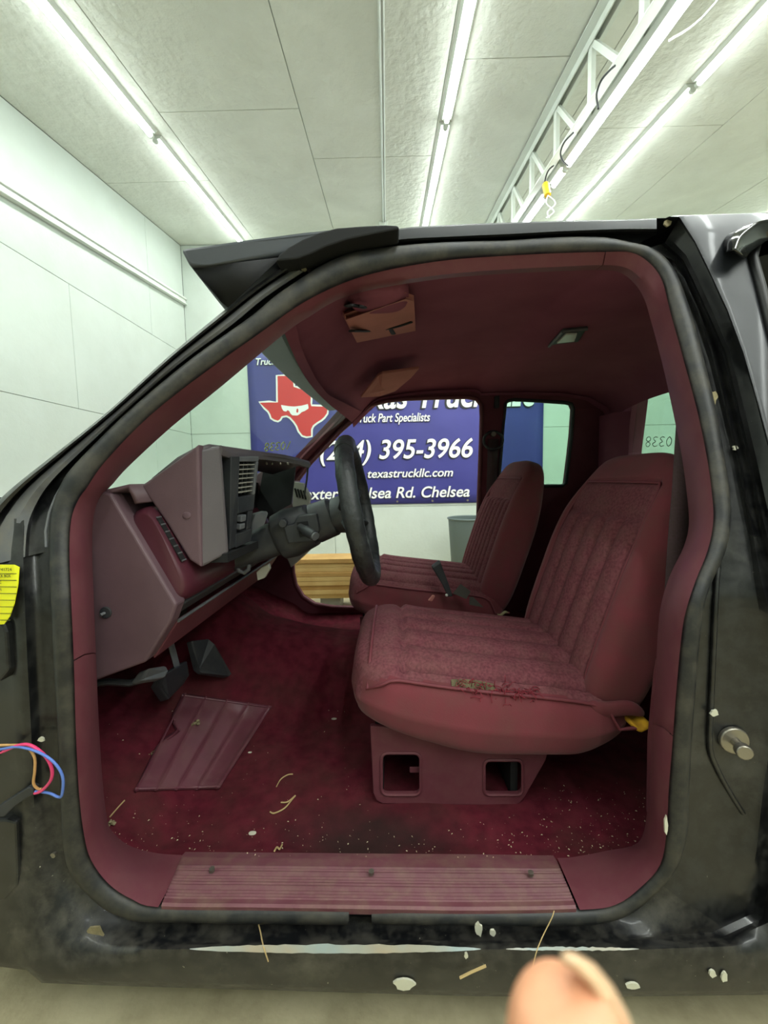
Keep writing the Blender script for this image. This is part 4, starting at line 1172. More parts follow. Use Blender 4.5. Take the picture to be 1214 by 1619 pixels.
# main body of the dash across the cab
def ext(points, y0, y1, name, material, parent, b=0.0, ang=25):
    o = prism(name, [Vector((p.x, y0, p.z)) for p in points], (0, y1-y0, 0), material, parent)
    if b: bev(o, b, 3, ang)
    return o
dash_core = [dp(128, 780), dp(168, 782), dp(186, 802), dp(262, 935), dp(262, 962), dp(210, 1010), dp(140, 1030)]
dash = lab(ext(dash_core, 0.24, TW-0.24, 'dashboard', 'dash_plastic', truck, 0.01), 'dusty plum-grey dashboard with the instrument cluster removed')
ep = lab(ext(pf, 0.205, 0.245, 'end_panel', 'dash_plastic', dash, 0.006), 'flat plum-grey end panel of the dashboard')
q = tp(168, 968, 0.205); 
kn = cyl('panel_button', q+Vector((0, 0.004, 0)), q+Vector((0, -0.004, 0)), 0.0125, 'black_plastic', dash, n=18, b=0.001)
cyl('button_pin', q+Vector((0, 0, 0)), q+Vector((-0.004, -0.012, -0.002)), 0.0032, 'grey_plastic', dash, n=10)
# dash top pad towards the glass
rows = [[Vector((x, y, z)) for y in (0.215, 0.5, 0.98, 1.46, TW-0.24)] for x, z in ((dp(120, 778).x-0.10, zA-0.005), (dp(164, 776).x, dp(164, 776).z+0.002), (dp(222, 768, .25).x, dp(222, 768, .25).z+0.004), (dp(236, 792, .25).x, dp(236, 792, .25).z))]
solid(loft('dash_top_pad', rows, 'dash_plastic', dash), 0.010, -1)
# rounded lower roll with the demister slot
ys = [0.226, 0.228, 0.234, 0.246, 0.264, 0.30, 0.5, 0.8, 1.2, TW-0.26]
ks = [1.0, 0.75, 0.45, 0.2, 0.06, 0, 0, 0, 0, 0]
rows = []
for y, k in zip(ys, ks):
    c = [tp(208, 818, .25), tp(216, 805, .25), tp(238, 802, .25), tp(262, 832, .25), tp(284, 872, .25), tp(303, 912, .25), tp(304, 934, .25), tp(292, 950, .25), tp(274, 946, .25)]
    cen = sum(c, Vector())/len(c)
    rows.append([Vector((p.x+(cen.x-p.x)*0.30*k, y, p.z+(cen.z-p.z)*0.16*k)) for p in catmull(c, 3)])
roll = lab(loft('lower_roll', rows, 'dash_roll', dash, closed_v=True, caps=True, ang=30), 'glossy burgundy rounded knee roll')
_a, _b = c[2].lerp(c[3], 0.55), c[4].lerp(c[5], 0.35)
on_ = Vector((0.86, 0, 0.5))*0.0015
sl = [Vector((q.x, y, q.z))+on_ for q, y in ((_a, 0.237), (_a, 0.253), (_b, 0.253), (_b, 0.237))]
prism('demister_slot', sl, (0.002, 0, 0.001), 'black_matte', roll)
for k in range(7):
    a = sl[0].lerp(sl[3], k/6); b = sl[1].lerp(sl[2], k/6)
    tube('slot_bar', [a+on_*1.5, b+on_*1.5], 0.0018, 'grey_plastic', roll, 6)
# knee panel below
kp = [tp(281, 958, .25), tp(288, 952, .25), tp(276, 985, .25), tp(238, 1043, .25), tp(232, 1040, .25), tp(268, 982, .25)]
ext([tp(286, 950, .25), tp(289, 956, .25), tp(274, 975, .25), tp(268, 970, .25)], 0.26, TW-0.3, 'knee_panel', 'black_plastic', dash, 0.003)
ext([tp(276, 981, .25), tp(279, 984, .25), tp(240, 1044, .25), tp(236, 1040, .25)], 0.26, 1.05, 'lower_cover', 'trim_red', dash, 0.002)
tube('cover_edge', [Vector((tp(278, 984, .25).x, y, tp(278, 984, .25).z)) for y in (0.26, 0.6, 1.1)], 0.004, 'grey_plastic', dash, 8)
# pale glove box corner on the far side
gb = [tp(505, 826, 1.45), tp(512, 838, 1.45), tp(500, 857, 1.45), tp(486, 872, 1.45), tp(462, 896, 1.45), tp(455, 880, 1.45), tp(470, 830, 1.45)]
lab(ext(gb, 1.42, TW-0.25, 'glove_box', 'pale_plastic', dash, 0.006), 'pale grey glove box corner')
q0 = [tp(405, 905, .62), tp(412, 898, .62), tp(424, 892, .62), tp(426, 900, .62), tp(418, 914, .62), tp(407, 918, .62)]
prism('white_clip', q0, (0.0, 0.02, 0), 'lens_white', dash, 0.002)
# U bracket under the column
tube('column_clamp', [tp(x, y, .5) for x, y in ((374, 893), (378, 903), (386, 906), (393, 900), (394, 890))], 0.006, 'grey_plastic', dash, 8)

# instrument hood: side wall, rim, top
hs = [tp(222, 768, .255), tp(301, 712, .255), tp(317, 702, .265), tp(321, 897, .262), tp(300, 886, .257), tp(262, 826, .255)]
def hwall(y0, y1, name):
    return ext([Vector((p.x, 0, p.z)) for p in hs], y0, y1, name, 'dash_plastic', dash, 0.006)
hw = hwall(0.255, 0.285, 'hood_side'); lab(hw, 'plum-grey side of the instrument hood')
hwall(0.86, 0.885, 'hood_side')
# moulding mark
q = tp(295, 815, .254); ellip('moulded_badge', q, (0.010, 0.002, 0.008), 'dash_plastic', hw)
rim_near = [(301, 713, .255), (350, 704, .30), (362, 874, .30), (318, 898, .258)]
R_ = [tp(*p) for p in rim_near]
rim = lab(prism('bezel_rim', [R_[0], R_[1], R_[2], R_[3]], (-0.012, 0.02, 0), 'dash_bezel', dash, 0.006), 'grey rim of the instrument bezel')
# hood top, sweeping to the far side
tk = []
for y, f, r_ in ((.262, (308, 708), (240, 756)), (.29, (330, 702), (262, 745)), (.34, (352, 705), (280, 738)), (.45, (400, 712), (330, 732)), (.62, (450, 719), (385, 735)), (.80, (489, 729), (430, 745))):
    tk.append([tp(*f, y), tp(*f, y).lerp(tp(*r_, y), 0.4)+Vector((0, 0, 0.006)), tp(*r_, y)])
solid(loft('hood_top', tk, 'dash_bezel', dash, ang=60), 0.012, -1)
lipk = []
for y, f in ((.30, (349, 704)), (.33, (362, 709)), (.40, (385, 711)), (.50, (415, 714)), (.62, (448, 719)), (.72, (472, 724)), (.80, (489, 730))):
    a = tp(*f, y); lipk.append([a, a+Vector((0.004, 0, -0.010)), a+Vector((0.0, 0, -0.022)), a+Vector((-0.02, 0, -0.020)), a+Vector((-0.02, 0, -0.002))])
loft('hood_lip', lipk, 'dash_bezel', dash, closed_v=True, caps=True, ang=40)
tube('loose_rod', [tp(487, 735, .80), tp(485, 758, .80), tp(481, 784, .80)], 0.0035, 'black_plastic', dash, 8)
# empty cluster cavity
x_b = tp(300, 800, .3).x
cav = [(0.30, tp(350, 720, .3).z-0.005), (0.30, tp(350, 868, .3).z), (0.83, tp(455, 800, .83).z), (0.83, tp(468, 738, .83).z)]
prism('cluster_back', [Vector((x_b-0.03, y, z)) for y, z in ((0.29, cav[0][1]-0.075), (0.29, cav[1][1]-0.02), (0.86, cav[1][1]-0.02), (0.86, cav[0][1]-0.06))], (-0.01, 0, 0), 'black_matte', dash)
far = [tp(420, 724, .84), tp(468, 729, .84), tp(460, 797, .84), tp(400, 830, .84)]
prism('cavity_wall', far, (0, 0.012, 0), 'black_matte', dash)
prism('cavity_floor', [Vector((x_b-0.03, 0.29, cav[1][1]-0.01)), Vector((tp(362, 872, .3).x, 0.29, cav[1][1]-0.01)), Vector((tp(362, 872, .3).x+0.02, 0.86, cav[1][1]-0.01)), Vector((x_b-0.03, 0.86, cav[1][1]-0.01))], (0, 0, -0.02), 'black_matte', dash)
for x in (421, 430, 443, 455):
    q = tp(x, 733, .6); ellip('spring_clip', q, (0.004, 0.004, 0.005), 'steel', dash, res=3)
# driver air vent with louvres and the light switch below
def vq(u, v):
    """point on the slanted vent panel; u across 0..1, v down 0..1"""
    a, b, c, d = tp(363, 722, .33), tp(408, 722, .42), tp(394, 856, .42), tp(361, 872, .33)
    return (a*(1-u)+b*u)*(1-v)+(d*(1-u)+c*u)*v
nrm = (vq(1, 0)-vq(0, 0)).cross(vq(0, 1)-vq(0, 0)).normalized()
if nrm.x < 0: nrm = -nrm
def vbox(name, u0, u1, v0, v1, d0, d1, material, parent, b=0.002):
    P = [vq(u0, v0), vq(u1, v0), vq(u1, v1), vq(u0, v1)]
    o = prism(name, [p+nrm*d0 for p in P], nrm*(d1-d0), material, parent)
    if b: bev(o, b)
    return o
av = lab(vbox('air_vent', 0.0, 0.30, 0.0, 0.98, -0.05, 0.004, 'black_plastic', dash), 'dusty black air vent and light switch panel')
vbox('vent_frame', 0.30, 1.0, 0.0, 0.055, -0.03, 0.004, 'grey_plastic', av)
vbox('vent_frame', 0.90, 1.0, 0.055, 0.44, -0.03, 0.004, 'grey_plastic', av)
vbox('vent_frame', 0.30, 1.0, 0.44, 0.62, -0.03, 0.004, 'black_plastic', av)
vbox('vent_frame', 0.78, 1.0, 0.62, 0.84, -0.03, 0.002, 'black_plastic', av)
vbox('vent_frame', 0.25, 1.0, 0.84, 0.99, -0.03, 0.006, 'black_plastic', av)
vbox('vent_well', 0.30, 1.0, 0.03, 0.9, -0.05, -0.03, 'black_matte', av, 0)
for k in range(7):
    v = 0.085+0.050*k; vbox('louver', 0.33, 0.90, v, v+0.010, -0.016, 0.0, 'pale_plastic', av, 0)
for k in range(3):
    u = 0.42+0.16*k; vbox('louver', u, u+0.03, 0.07, 0.42, -0.024, -0.010, 'grey_plastic', av, 0)
vbox('switch_slider', 0.36, 0.58, 0.64, 0.715, -0.02, 0.012, 'grey_plastic', av, 0.003)
vbox('switch_slider', 0.36, 0.58, 0.735, 0.80, -0.02, 0.010, 'grey_plastic', av, 0.003)
prism('cluster_bracket', [tp(x, y, .46) for x, y in ((404, 813), (422, 808), (424, 812), (418, 830), (396, 842), (398, 826))], (-0.02, 0.02, 0), 'grey_plastic', dash, 0.002)
# passenger side vent on the far dash
pv = [tp(464, 762, 1.30), tp(478, 764, 1.30), tp(490, 786, 1.30), tp(486, 800, 1.30), tp(462, 803, 1.30)]
pvv = lab(prism('passenger_vent', pv, (0, 0.05, 0), 'pale_plastic', dash, 0.003), 'grey dash vent on the passenger side')
for k in range(4):
    a, b = tp(466+k*4.5, 772+k*1.2, 1.295), tp(470+k*4.5, 786+k*1.2, 1.295); tube('louver', [a, b], 0.004, 'black_matte', pvv, 6)

# ------------------------------------------------------------------ steering column and wheel
WC = Vector((-0.098, 0.53, 1.235)); tilt = math.radians(9.5)
wt, wb = tp(545, 690, .53), tp(591, 922, .53)
WC = (wt+wb)*0.5; RW = (wt-wb).length*0.5-0.024
wax = Vector((0, 1, 0)).cross(wt-wb).normalized()      # along the column
if wax.x < 0: wax = -wax
wup = (wt-wb).normalized(); wsd = Vector((0, 1, 0))
sw = lab(tube('steering_wheel', [WC+(wup*math.cos(a)+wsd*math.sin(a))*RW for a in [2*math.pi*k/56 for k in range(56)]], [0.0245+0.0014*math.sin(k*1.9)*math.sin(k*0.7) for k in range(56)], 'leather_black', truck, 14, True), 'black steering wheel with a worn wrinkled cover')
tube('cover_flap', [WC+(wup*math.cos(a)+wsd*math.sin(a))*RW for a in [-0.55+0.07*k for k in range(9)]], [0.0262, 0.0270, 0.0272, 0.0270, 0.0268, 0.0268, 0.0270, 0.0274, 0.0268], 'leather_black', sw, 14)
hubc = WC-wax*0.045
rows = []
for d, r in ((-0.035, 0.040), (-0.03, 0.055), (0.0, 0.062), (0.02, 0.058), (0.032, 0.045), (0.036, 0.02)):
    rows.append([hubc+wax*d+(wup*math.cos(a)*0.9+wsd*math.sin(a)*1.1)*r for a in [2*math.pi*k/24 for k in range(24)]])
loft('hub', rows, 'black_plastic', sw, closed_v=True, caps=True, ang=50)
for a in (math.radians(72), math.radians(108), math.radians(252), math.radians(288)):
    d = wup*math.cos(a)*1.0+wsd*math.sin(a)
    tube('spoke', [hubc+wax*0.01+d*0.04, hubc+wax*0.025+d*0.11, WC-wax*0.004+d*(RW-0.005)], [0.022, 0.018, 0.013], 'leather_black', sw, 10, flat=0.6)
# column shroud
c0 = WC-wax*0.07; c1 = tp(392, 868, .53)
cd = (c1-c0)
rows = []
for t, r, k in ((0.0, 0.046, 1), (0.03, 0.055, 1), (0.22, 0.058, 1), (0.24, 0.050, 1), (0.27, 0.056, 1.1), (0.50, 0.062, 1.15), (0.62, 0.060, 1.1), (0.66, 0.050, 1.0), (1.0, 0.048, 1.0), (1.35, 0.045, 1.0)):
    cn_ = c0+cd*t; u_ = Vector((0, 1, 0)).cross(cd).normalized()
    if u_.z < 0: u_ = -u_
    ring = []
    for j in range(28):
        a = 2*math.pi*j/28; ca, sa = math.cos(a), math.sin(a); n_ = 3.2
        d = (abs(ca)**n_+abs(sa)**n_)**(1/n_)
        ring.append(cn_+(u_*ca*k+Vector((0, 1, 0))*sa)*r/d)
    rows.append(ring)
colm = lab(loft('steering_column', rows, 'black_plastic', truck, closed_v=True, caps=True, ang=40), 'black steering column shroud')
prism('ignition_block', [tp(x, y, .455) for x, y in ((447, 832), (464, 828), (470, 815), (500, 812), (505, 838), (497, 856), (455, 860))], (0, 0.04, 0), 'black_plastic', colm, 0.004)
a = tp(446, 826, .46); cyl('hazard_knob', a+Vector((-0.0, 0.03, 0)), a+Vector((0.004, -0.012, -0.002)), 0.0115, 'black_plastic', colm, n=16, b=0.002)
a, b = tp(474, 833, .44), tp(497, 847, .40)
tube('turn_stalk', [a, a.lerp(b, 0.35), a.lerp(b, 0.4), b], [0.010, 0.011, 0.0135, 0.0135], 'black_plastic', colm, 14)
cyl('stalk_tip', b, b+(b-a).normalized()*0.006, 0.0115, 'grey_plastic', colm, n=16, b=0.001)
prism('stalk_recess', [tp(x, y, .452) for x, y in ((469, 826), (486, 824), (490, 846), (474, 850))], (0, 0.004, 0), 'black_matte', colm)

# ------------------------------------------------------------------ seats
def make_seat(yc, dx, dz, label, ped=True, hw=0.275, nch=5, nbk=5, cdz=0.0):
    def cush(a, b, c):
        t = (a+1)*0.5
        top = 0.862-0.085*t+0.012*math.exp(-((t-0.12)/0.1)**2)
        bot = 0.715-0.075*sm(0, 0.5, t)+0.05*sm(0.75, 1.0, t)
        x = -0.105+0.70*t - 0.012*(1-abs(c))*(a < -0.5)
        mid, half = (top+bot)/2, (top-bot)/2
        z = mid+half*c
        if c > 0.3:
            w = sm(0.3, 0.8, c)
            z += (0.048*max(0.0, 1-b*b)**0.6+cdz)*w*(0.75+0.25*sm(-1, -0.7, a))
            if a > -0.66:
                f = sm(-0.66, -0.58, a)
                if abs(b) < 0.86:
                    g = abs(((b+0.86)/1.72*nch) % 1.0)
                    e = min(g, 1-g)
                    z += (-0.018*math.exp(-(e/0.08)**2)+0.010*(1-(2*g-1)**2))*f*w
            z -= 0.013*math.exp(-((a+0.62)/0.025)**2)*w*(abs(b) < 0.88)
        y = yc+hw*b*(1-0.05*(t < 0.15)*(0.15-t)/0.15)+0.018*(1-abs(c))**1.0*(1 if b > 0 else -1)*(abs(b) > 0.8)
        return Vector((x+dx, y, z+dz))
    V, Fc, key = rboxv(64, 96, 22, 5.5, cush)
    fm = []
    for f in Fc:
        k = [sum(key[i][j] for i in f)/len(f) for j in range(3)]
        fm.append(1 if (k[2] > 0.55 and abs(k[1]) < 0.93) or (k[0] < -0.9 and k[2] > -0.2 and abs(k[1]) < 0.9) else 0)
    seat = mk('front_seat', V, Fc, 'velour', truck, True, fm, ['fabric'])
    lab(seat, label)
    # piping round the top of the cushion
    P = []
    for k in range(81):
        s_ = k/80
        if s_ < 0.4: a, b = 0.98-s_/0.4*1.80, -0.945
        elif s_ < 0.6: a, b = -0.86, -0.9+1.8*(s_-0.4)/0.2
        else: a, b = -0.82+1.80*(s_-0.6)/0.4, 0.945
        n_ = 5.5; c = max(0.0, 1-abs(a)**n_-abs(b)**n_)**(1/n_)
        P.append(cush(a, b, c)+Vector((0, 0.004*(-1 if b < -0.9 else 1 if b > 0.9 else 0), 0.003)))
    tube('cushion_piping', P, 0.0042, 'piping', seat, 8)
    # backrest
    p0, p1 = Vector((0.479, 0, 0.817)), Vector((0.640, 0, 1.297))
    up = (p1-p0).normalized(); nb = Vector((up.z, 0, -up.x))      # nb points to the rear
    Lh = 0.735
    base = p0-up*0.115
    def back(a, b, c):     # a: front(-1)..rear(1)  b: across  c: height
        t = (c+1)*0.5
        wid = hw*(1.0-0.16*sm(0.55, 1.0, t)**1.3)
        thick = 0.078-0.022*sm(0.5, 1.0, t)
        d = 0.072+thick*a
        if a < -0.3:
            w = sm(-0.3, -0.8, a)
            bol = sm(0.62, 0.9, abs(b))
            d -= 0.016*bol*w*(1-sm(0.7, 0.95, t))
            if abs(b) < 0.74 and 0.10 < t < 0.735:
                g = abs(((b+0.74)/1.48*nbk) % 1.0); e = min(g, 1-g)
                d += (0.016*math.exp(-(e/0.08)**2)-0.011*(1-(2*g-1)**2))*w*sm(0.10, 0.16, t)*(1-sm(0.70, 0.735, t))
            d += 0.010*w*(math.exp(-((t-0.735)/0.010)**2)*(abs(b) < 0.76)+math.exp(-((abs(b)-0.77)/0.02)**2)*(t < 0.87)+0.8*math.exp(-((t-0.87)/0.010)**2)*(abs(b) < 0.77))
        y = yc+wid*b
        p = base+up*(Lh*t)+nb*d
        return Vector((p.x+dx, y, p.z+dz))
    V, Fc, key = rboxv(16, 96, 72, 4.5, back)
    fm = []
    for f in Fc:
        k = [sum(key[i][j] for i in f)/len(f) for j in range(3)]
        fm.append(1 if k[0] < -0.6 and abs(k[1]) < 0.77 and (k[2]+1)/2 < 0.87 else 0)
    mk('backrest', V, Fc, 'velour', seat, True, fm, ['fabric'])
    # seam piping round the insert
    P = []
    def bpnt(b, t):
        c = 2*t-1; n_ = 4.5
        a = -max(0.0, 1-abs(b)**n_-abs(c)**n_)**(1/n_)
        return back(a, b, c)+nb*-0.006
    for k in range(41): P.append(bpnt(-0.77-0.0*k, 0.06+0.785*k/40))
    for k in range(21): P.append(bpnt(-0.75+1.5*k/20, 0.87))
    for k in range(41): P.append(bpnt(0.77, 0.845-0.785*k/40))
    tube('backrest_piping', P, 0.0036, 'piping', seat, 8)
    return seat, cush, back
seat1, cush1, back1 = make_seat(0.575, 0.0, 0.0, 'worn burgundy driver seat with torn cushion edge')
seat2, cush2, back2 = make_seat(TW-0.600, -0.095, 0.015, 'burgundy passenger seat beyond the driver seat', nch=6, nbk=7, cdz=0.015, hw=0.295)
# seat pedestal with two square windows
def pedestal(seat, yt, dx):
    op_ = [(585, 1148), (590, 1255), (595, 1266), (604, 1271), (812, 1274), (822, 1270), (829, 1262), (863, 1202), (872, 1170)]
    ho = [[(603+(p[0]), 1190+p[1]) for p in rrect(0, 0, 62, 66, 10)], [(765+p[0], 1201+p[1]) for p in rrect(0, 0, 61, 55, 9)]]
    o3 = [tp(x, y, 0.36) for x, y in op_]; h3 = [[tp(x, y, 0.36) for x, y in h] for h in ho]
    V, Fc = plate_holes([(p.x+dx, p.z) for p in o3], [[(p.x+dx, p.z) for p in h] for h in h3], lambda x, z: (x, yt, z), lambda p: p+Vector((0, 0.014, 0)))
    o = bev(mk('seat_pedestal', V, Fc, 'trim_red', seat, False), 0.003, 2, 40)
    for h in h3:
        tube('window_lip', [Vector((p.x+dx, yt-0.001, p.z)) for p in h], 0.0042, 'trim_red', seat, 6, True)
    x0, x1 = o3[0].x+dx, o3[6].x+dx
    z0, z1 = o3[4].z, o3[0].z
    box('pedestal_frame', x0+0.012, x0+0.03, yt+0.02, yt+0.42, z0, z1, 'black_matte', seat)
    box('pedestal_frame', x1-0.03, x1-0.012, yt+0.02, yt+0.42, z0, z1, 'black_matte', seat)
    box('pedestal_frame', x0, x1, yt+0.42, yt+0.434, z0, z1, 'trim_red', seat)
    q = tp(655, 1222, .37); bev(box('latch_tab', q.x+dx-0.012, q.x+dx+0.016, yt+0.02, yt+0.024, q.z-0.008, q.z+0.008, 'trim_red', seat), 0.003)
pedestal(seat1, 0.36, 0.0)
pedestal(seat2, TW-0.36-0.43, -0.095)
# tear in the driver cushion: foam, loose threads
def on_cush(px, py): 
    return tp(px, py, 0.345)
def tearpt(a, b):
    n_ = 5.5; c = max(0.0, 1-abs(a)**n_-abs(b)**n_)**(1/n_); return cush1(a, b, c)
rnd = random.Random(5); V, Fc = [], []
for k in range(110):
    a = rnd.uniform(-0.28, 0.30); b = -0.93+rnd.gauss(0, 0.022)
    p = tearpt(a, max(-0.985, b)); L_ = rnd.uniform(0.008, 0.03); d = Vector((rnd.uniform(-0.4, 1), rnd.uniform(-0.8, 0.3), rnd.uniform(-0.3, 0.4))).normalized()
    v, f = tubev([p+Vector((0, 0, 0.001)), p+d*L_*0.5+Vector((0, 0, 0.006)), p+d*L_+Vector((0, 0, 0.001))], 0.0009, 4); V, Fc = join([(V, Fc), (v, f)])
th_ = mk('torn_threads', V, Fc, 'fray_red' if 'fray_red' in MATS else 'trim_red', seat1); th_['kind'] = 'stuff'; lab(th_, 'frayed red threads along a tear')
rows = []
for k in range(13):
    a = -0.30+0.30*k/12; w = 0.016*math.sin(math.pi*k/12)
    rows.append([tearpt(a, -0.945-w*0.3)+Vector((0, 0, 0.0035)), tearpt(a, -0.925+w*0.4)+Vector((0, 0, 0.0045)), tearpt(a, -0.90+w)+Vector((0, 0, 0.0035))])
loft('tear', rows, 'foam_dirty', seat1)
# foam showing at the foot of the backrest
q = tp(1008, 1141, .315)
rbox('exposed_foam', 2.4, lambda a, b, c: q+Vector((a*0.028, b*0.03, c*0.010+0.004*math.sin(a*5))), 'foam_yellow', seat1, (8, 6, 6))
q = tp(975, 1120, .31)
rbox('hanging_flap', 2.6, lambda a, b, c: q+Vector((a*0.065, b*0.012-0.0*a, c*0.018-a*0.014+0.008*math.sin(a*3))), 'velour', seat1, (14, 5, 6))

# belts and buckle between the seats
P = [tp(x, y, .98) for x, y in ((682, 896), (695, 886), (709, 922), (716, 943), (708, 944), (699, 924))]
bk = lab(prism('belt_buckle', P, (0, 0.022, 0), 'black_plastic', truck, 0.004), 'black seat belt buckle standing between the seats')
prism('buckle_face', [tp(x, y, .979) for x, y in ((683, 895), (695, 887), (697, 890), (685, 898))], (0, 0.02, 0), 'grey_plastic', bk)
q = tp(706, 941, .97); ellip('buckle_rivet', q, (0.006, 0.006, 0.006), 'lens_white', bk, res=4)
for pts in (((716, 938), (728, 923), (744, 935), (737, 947)), ((742, 944), (748, 944), (764, 960), (742, 956))):
    solid(mk('belt_webbing', [tp(x, y, .96) for x, y in pts], [(0, 1, 2, 3)], 'webbing_grey', bk, False), 0.003)
P = [tp(x, y, .93) for x, y in ((677, 950), (684, 942), (688, 943), (683, 951))]
lab(prism('latch_tongue', P, (0, 0.016, 0), 'visor_cloth', truck, 0.002), 'small orange latch between the cushions')
# driver shoulder belt
rows = []
for xl, w_, y, yt in ((1071, 26, 600, .30), (1071, 26, 640, .285), (1067, 30, 700, .27), (1062, 33, 780, .255), (1056, 34, 850, .25), (1051, 34, 930, .245), (1047, 34, 1010, .24), (1043, 32, 1090, .235), (1040, 30, 1160, .23)):
    rows.append([tp(xl, y, yt), tp(xl+w_*0.5, y, yt-0.002), tp(xl+w_, y, yt)])
sbelt = lab(solid(loft('seat_belt', rows, 'webbing', truck), 0.002), 'dark brown shoulder belt hanging beside the driver seat')
bev(prism('belt_guide', [tp(x, y, .295) for x, y in ((1062, 596), (1078, 590), (1100, 600), (1100, 616), (1070, 618))], (0, 0.014, 0), 'black_plastic', sbelt), 0.004)
prism('belt_retractor_cover', [tp(x, y, .225) for x, y in ((1046, 1075), (1050, 1050), (1062, 1050), (1060, 1200), (1042, 1240), (1034, 1300), (1036, 1180))], (0, 0.03, 0), 'trim_red', sbelt, 0.003)
# ================================================================== LOOSE BITS ON THE CARPET AND SILL
def c2w(q): return TM @ q
rnd = random.Random(11)
# crumbs: uncountable, one object
V, Fc = [], []
def crumb(q, s):
    global V, Fc
    n = len(V); a = rnd.uniform(0, 6.28)
    dx, dy = math.cos(a)*s, math.sin(a)*s; w = rnd.uniform(0.25, 0.6)
    V += [q+Vector((dx, dy, 0.001)), q+Vector((-dy*w, dx*w, 0.0012)), q+Vector((-dx, -dy, 0.001)), q+Vector((dy*w, -dx*w, 0.0012)), q+Vector((0, 0, s*0.8+0.001))]
    Fc += [(n, n+1, n+4), (n+1, n+2, n+4), (n+2, n+3, n+4), (n+3, n, n+4)]
for k in range(420):
    r = rnd.random()
    if r < 0.5: px, py = rnd.uniform(170, 1030), 1357-abs(rnd.gauss(0, 34))
    elif r < 0.8: px, py = rnd.uniform(840, 1030), rnd.uniform(1240, 1356)
    else: px, py = rnd.uniform(160, 560), rnd.uniform(1120, 1350)
    if 590 < px < 860 and py < 1285: continue
    if py > 1358: py = 1356
    crumb(on_carpet(px, py, 0.002), rnd.choice((0.0008, 0.001, 0.0013, 0.0018, 0.0026)))
cr = mk('carpet_crumbs', V, Fc, 'crumb', None, False); cr.matrix_world = TM
tag(cr, 'pale crumbs and grit scattered over the red carpet', 'debris', kind='stuff')
def straw(name, label, cat, pts, r, material, on, lift=0.004, group=None):
    P = [c2w(on(x, y)+Vector((0, 0, lift))) for x, y in pts]
    c = sum(P, Vector())/len(P)
    o = tube(name, [p-c for p in catmull(P, 5)], r, material, None, 6); o.location = c
    return tag(o, label, cat, group)
G = 'dry twigs in the footwell'
straw('dry_twig', 'curved dry twig on the red carpet in front of the seat pedestal', 'twig', [(437, 1246), (444, 1234), (455, 1227), (463, 1226)], 0.0016, 'straw', on_carpet, group=G)
straw('dry_twig', 'forked dry twig lying below the curved one on the carpet', 'twig', [(427, 1286), (434, 1288), (450, 1280), (461, 1267), (467, 1260), (455, 1270), (444, 1271)], 0.0018, 'straw', on_carpet, group=G)
straw('dry_twig', 'straight dry twig at the front corner of the carpet by the kick trim', 'twig', [(174, 1294), (186, 1280), (197, 1268)], 0.0016, 'straw', on_carpet, group=G)
straw('dry_twig', 'pale bent leaf stalk on the dark carpet stain by the sill', 'twig', [(434, 1348), (438, 1342), (442, 1345), (446, 1338)], 0.002, 'straw', on_carpet, group=G)
def clump(name, label, px, py, s, material, on):
    c = c2w(on(px, py)); V, Fc = [], []
    for k in range(16):
        d = Vector((rnd.gauss(0, s), rnd.gauss(0, s*0.8), abs(rnd.gauss(0, s*0.4))+0.002)); r = s*rnd.uniform(0.3, 0.7)
        v, f, _ = rboxv(2, 2, 2, 2, lambda a, b, q: d+Vector((a*r, b*r, q*r*0.6))); V, Fc = join([(V, Fc), (v, f)])
    o = mk(name, V, Fc, material, None, True); o.location = c; return tag(o, label, 'debris')
clump('leaf_litter', 'small clump of leaf litter in the notch of the heel pad', 305, 1146, 0.010, 'lichen', on_carpet)
clump('moss_tuft', 'tan moss tuft at the front corner of the carpet', 176, 1305, 0.006, 'lichen', on_carpet)
clump('dirt_lump', 'small brown dirt lump beside the heel pad edge', 241, 1193, 0.004, 'lichen', on_carpet)
for (x, y, s, lb) in ((399, 1318, 0.006, 'white paper scrap on the carpet near the sill'), (395, 1190, 0.004, 'grey pebble at the edge of the heel pad'), (528, 1137, 0.006, 'grey lint on the carpet below the passenger side hump')):
    c = c2w(on_carpet(x, y)); o = rbox('litter_scrap', 2.2, lambda a, b, q: Vector((a*s*1.6, b*s, (q+1)*s*0.25)), 'paint_chip', None, (4, 4, 3)); o.location = c; tag(o, lb, 'debris')
# seeds in the crease between the seats
for (x, y, yt, lb) in ((795, 970, .84, 'dry leaf wedged between the two seats'), (830, 1000, .70, 'leaf scrap in the crease of the driver seat')):
    c = c2w(tp(x, y, yt)); o = rbox('dry_leaf', 2.0, lambda a, b, q: Vector((a*0.022, b*0.010, q*0.004+0.006*math.sin(a*3))), 'lichen', None, (8, 4, 3)); o.location = c; tag(o, lb, 'leaf')
# wood splinter and long hair on the rocker
P = [c2w(tr(x, y, -0.037)) for x, y in ((727, 1546), (745, 1537), (768, 1527))]
c = sum(P, Vector())/3; o = tube('wood_splinter', [p-c for p in P], 0.0022, 'straw', None, 6); o.location = c; tag(o, 'pale wood splinter stuck to the black rocker', 'splinter')
P = [c2w(tr(x, y, off)) for x, y, off in ((876, 1440, -0.010), (872, 1452, -0.016), (858, 1480, -0.022), (849, 1502, -0.040), (842, 1528, -0.044))]
c = sum(P, Vector())/len(P); o = tube('grass_stem', [p-c for p in catmull(P, 4)], 0.0009, 'straw', None, 5); o.location = c; tag(o, 'long thin dry grass stem hanging down over the rocker', 'stem')
P = [c2w(tr(x, y, off)) for x, y, off in ((408, 1458, 0.01), (412, 1475, 0.0), (416, 1495, -0.034), (424, 1520, -0.037))]
c = sum(P, Vector())/len(P); o = tube('root_tuft', [p-c for p in catmull(P, 4)], 0.0012, 'straw', None, 5); o.location = c; tag(o, 'tangled brown root fibre on the rocker ledge under the seal', 'root')

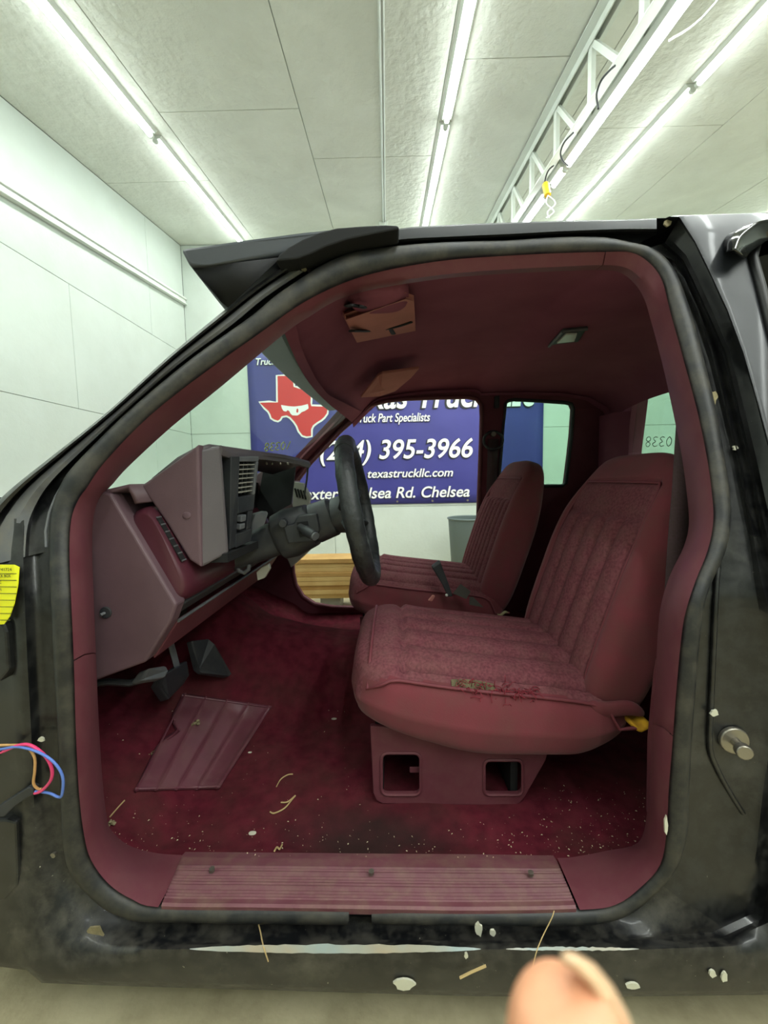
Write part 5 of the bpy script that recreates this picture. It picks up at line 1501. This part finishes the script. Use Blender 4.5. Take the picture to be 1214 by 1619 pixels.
# ================================================================== PHOTOGRAPHER'S HAND: one fingertip reaches into the picture
def cp_(px, py, d):
    r_ = ray(px, py); return CAM_POS + r_*d
def limb(name, chain, parent=None):
    return chain
dist = 0.056
verts, edges, rads = [], [], []
def addv(p, r, prev=None):
    verts.append(p); rads.append(r)
    if prev is not None: edges.append((prev, len(verts)-1))
    return len(verts)-1
palm = addv(cp_(930, 2350, 0.075), 0.020)
k1 = addv(cp_(915, 2000, 0.062), 0.0115, palm)
k2 = addv(cp_(908, 1760, dist), 0.0102, k1)
k3 = addv(cp_(900, 1640, dist), 0.0094, k2)
k4 = addv(cp_(893, 1575, dist), 0.0072, k3)
for i, (ox, ln) in enumerate(((210, 1.0), (400, 0.95), (570, 0.8))):
    b_ = addv(cp_(930+ox*0.6, 2250+40*i, 0.078), 0.010, palm)
    m_ = addv(cp_(940+ox, 2080+70*i, 0.082), 0.0088, b_)
    n_ = addv(cp_(960+ox, 2150+80*i, 0.100), 0.0082, m_)
    addv(cp_(960+ox, 2300+60*i, 0.100), 0.0075, n_)
t1 = addv(cp_(760, 2420, 0.075), 0.012, palm); t2 = addv(cp_(640, 2300, 0.078), 0.0105, t1); addv(cp_(600, 2150, 0.082), 0.0088, t2)
w1 = addv(cp_(980, 2750, 0.075), 0.022, palm); 
ws_ = verts[w1]
w2 = addv(ws_+Vector((0.03, -0.06, -0.12)), 0.027, w1); addv(ws_+Vector((0.08, -0.20, -0.24)), 0.036, w2)
me = bpy.data.meshes.new('person'); c = verts[0].copy()
me.from_pydata([tuple(v-c) for v in verts], edges, [])
hand = bpy.data.objects.new('person', me); COL.objects.link(hand); hand.location = c
me.materials.append(MATS['skin'])
sk = hand.modifiers.new('skin', 'SKIN'); sk.use_smooth_shade = True
for i, v in enumerate(me.skin_vertices[0].data): v.radius = (rads[i], rads[i])
me.skin_vertices[0].data[0].use_root = True
ss = hand.modifiers.new('subdivision', 'SUBSURF'); ss.levels = 2; ss.render_levels = 3
tag(hand, 'blurred bare fingertip reaching up into the bottom of the picture', 'person')
# nail edge along the finger
rows = []
for t0, t1 in (((897, 1506), (908, 1502)), ((922, 1522), (940, 1520)), ((944, 1550), (966, 1550)), ((966, 1592), (990, 1592)), ((984, 1642), (1008, 1642)), ((996, 1710), (1018, 1710))):
    rows.append([cp_(t0[0]-10, t0[1]+6, dist+0.0005)-c, cp_((t0[0]+t1[0])/2-8, t0[1]+6, dist+0.0014)-c, cp_(t1[0]-4, t1[1]+8, dist+0.004)-c])
solid(loft('fingernail', rows, 'nail', hand), 0.0012)
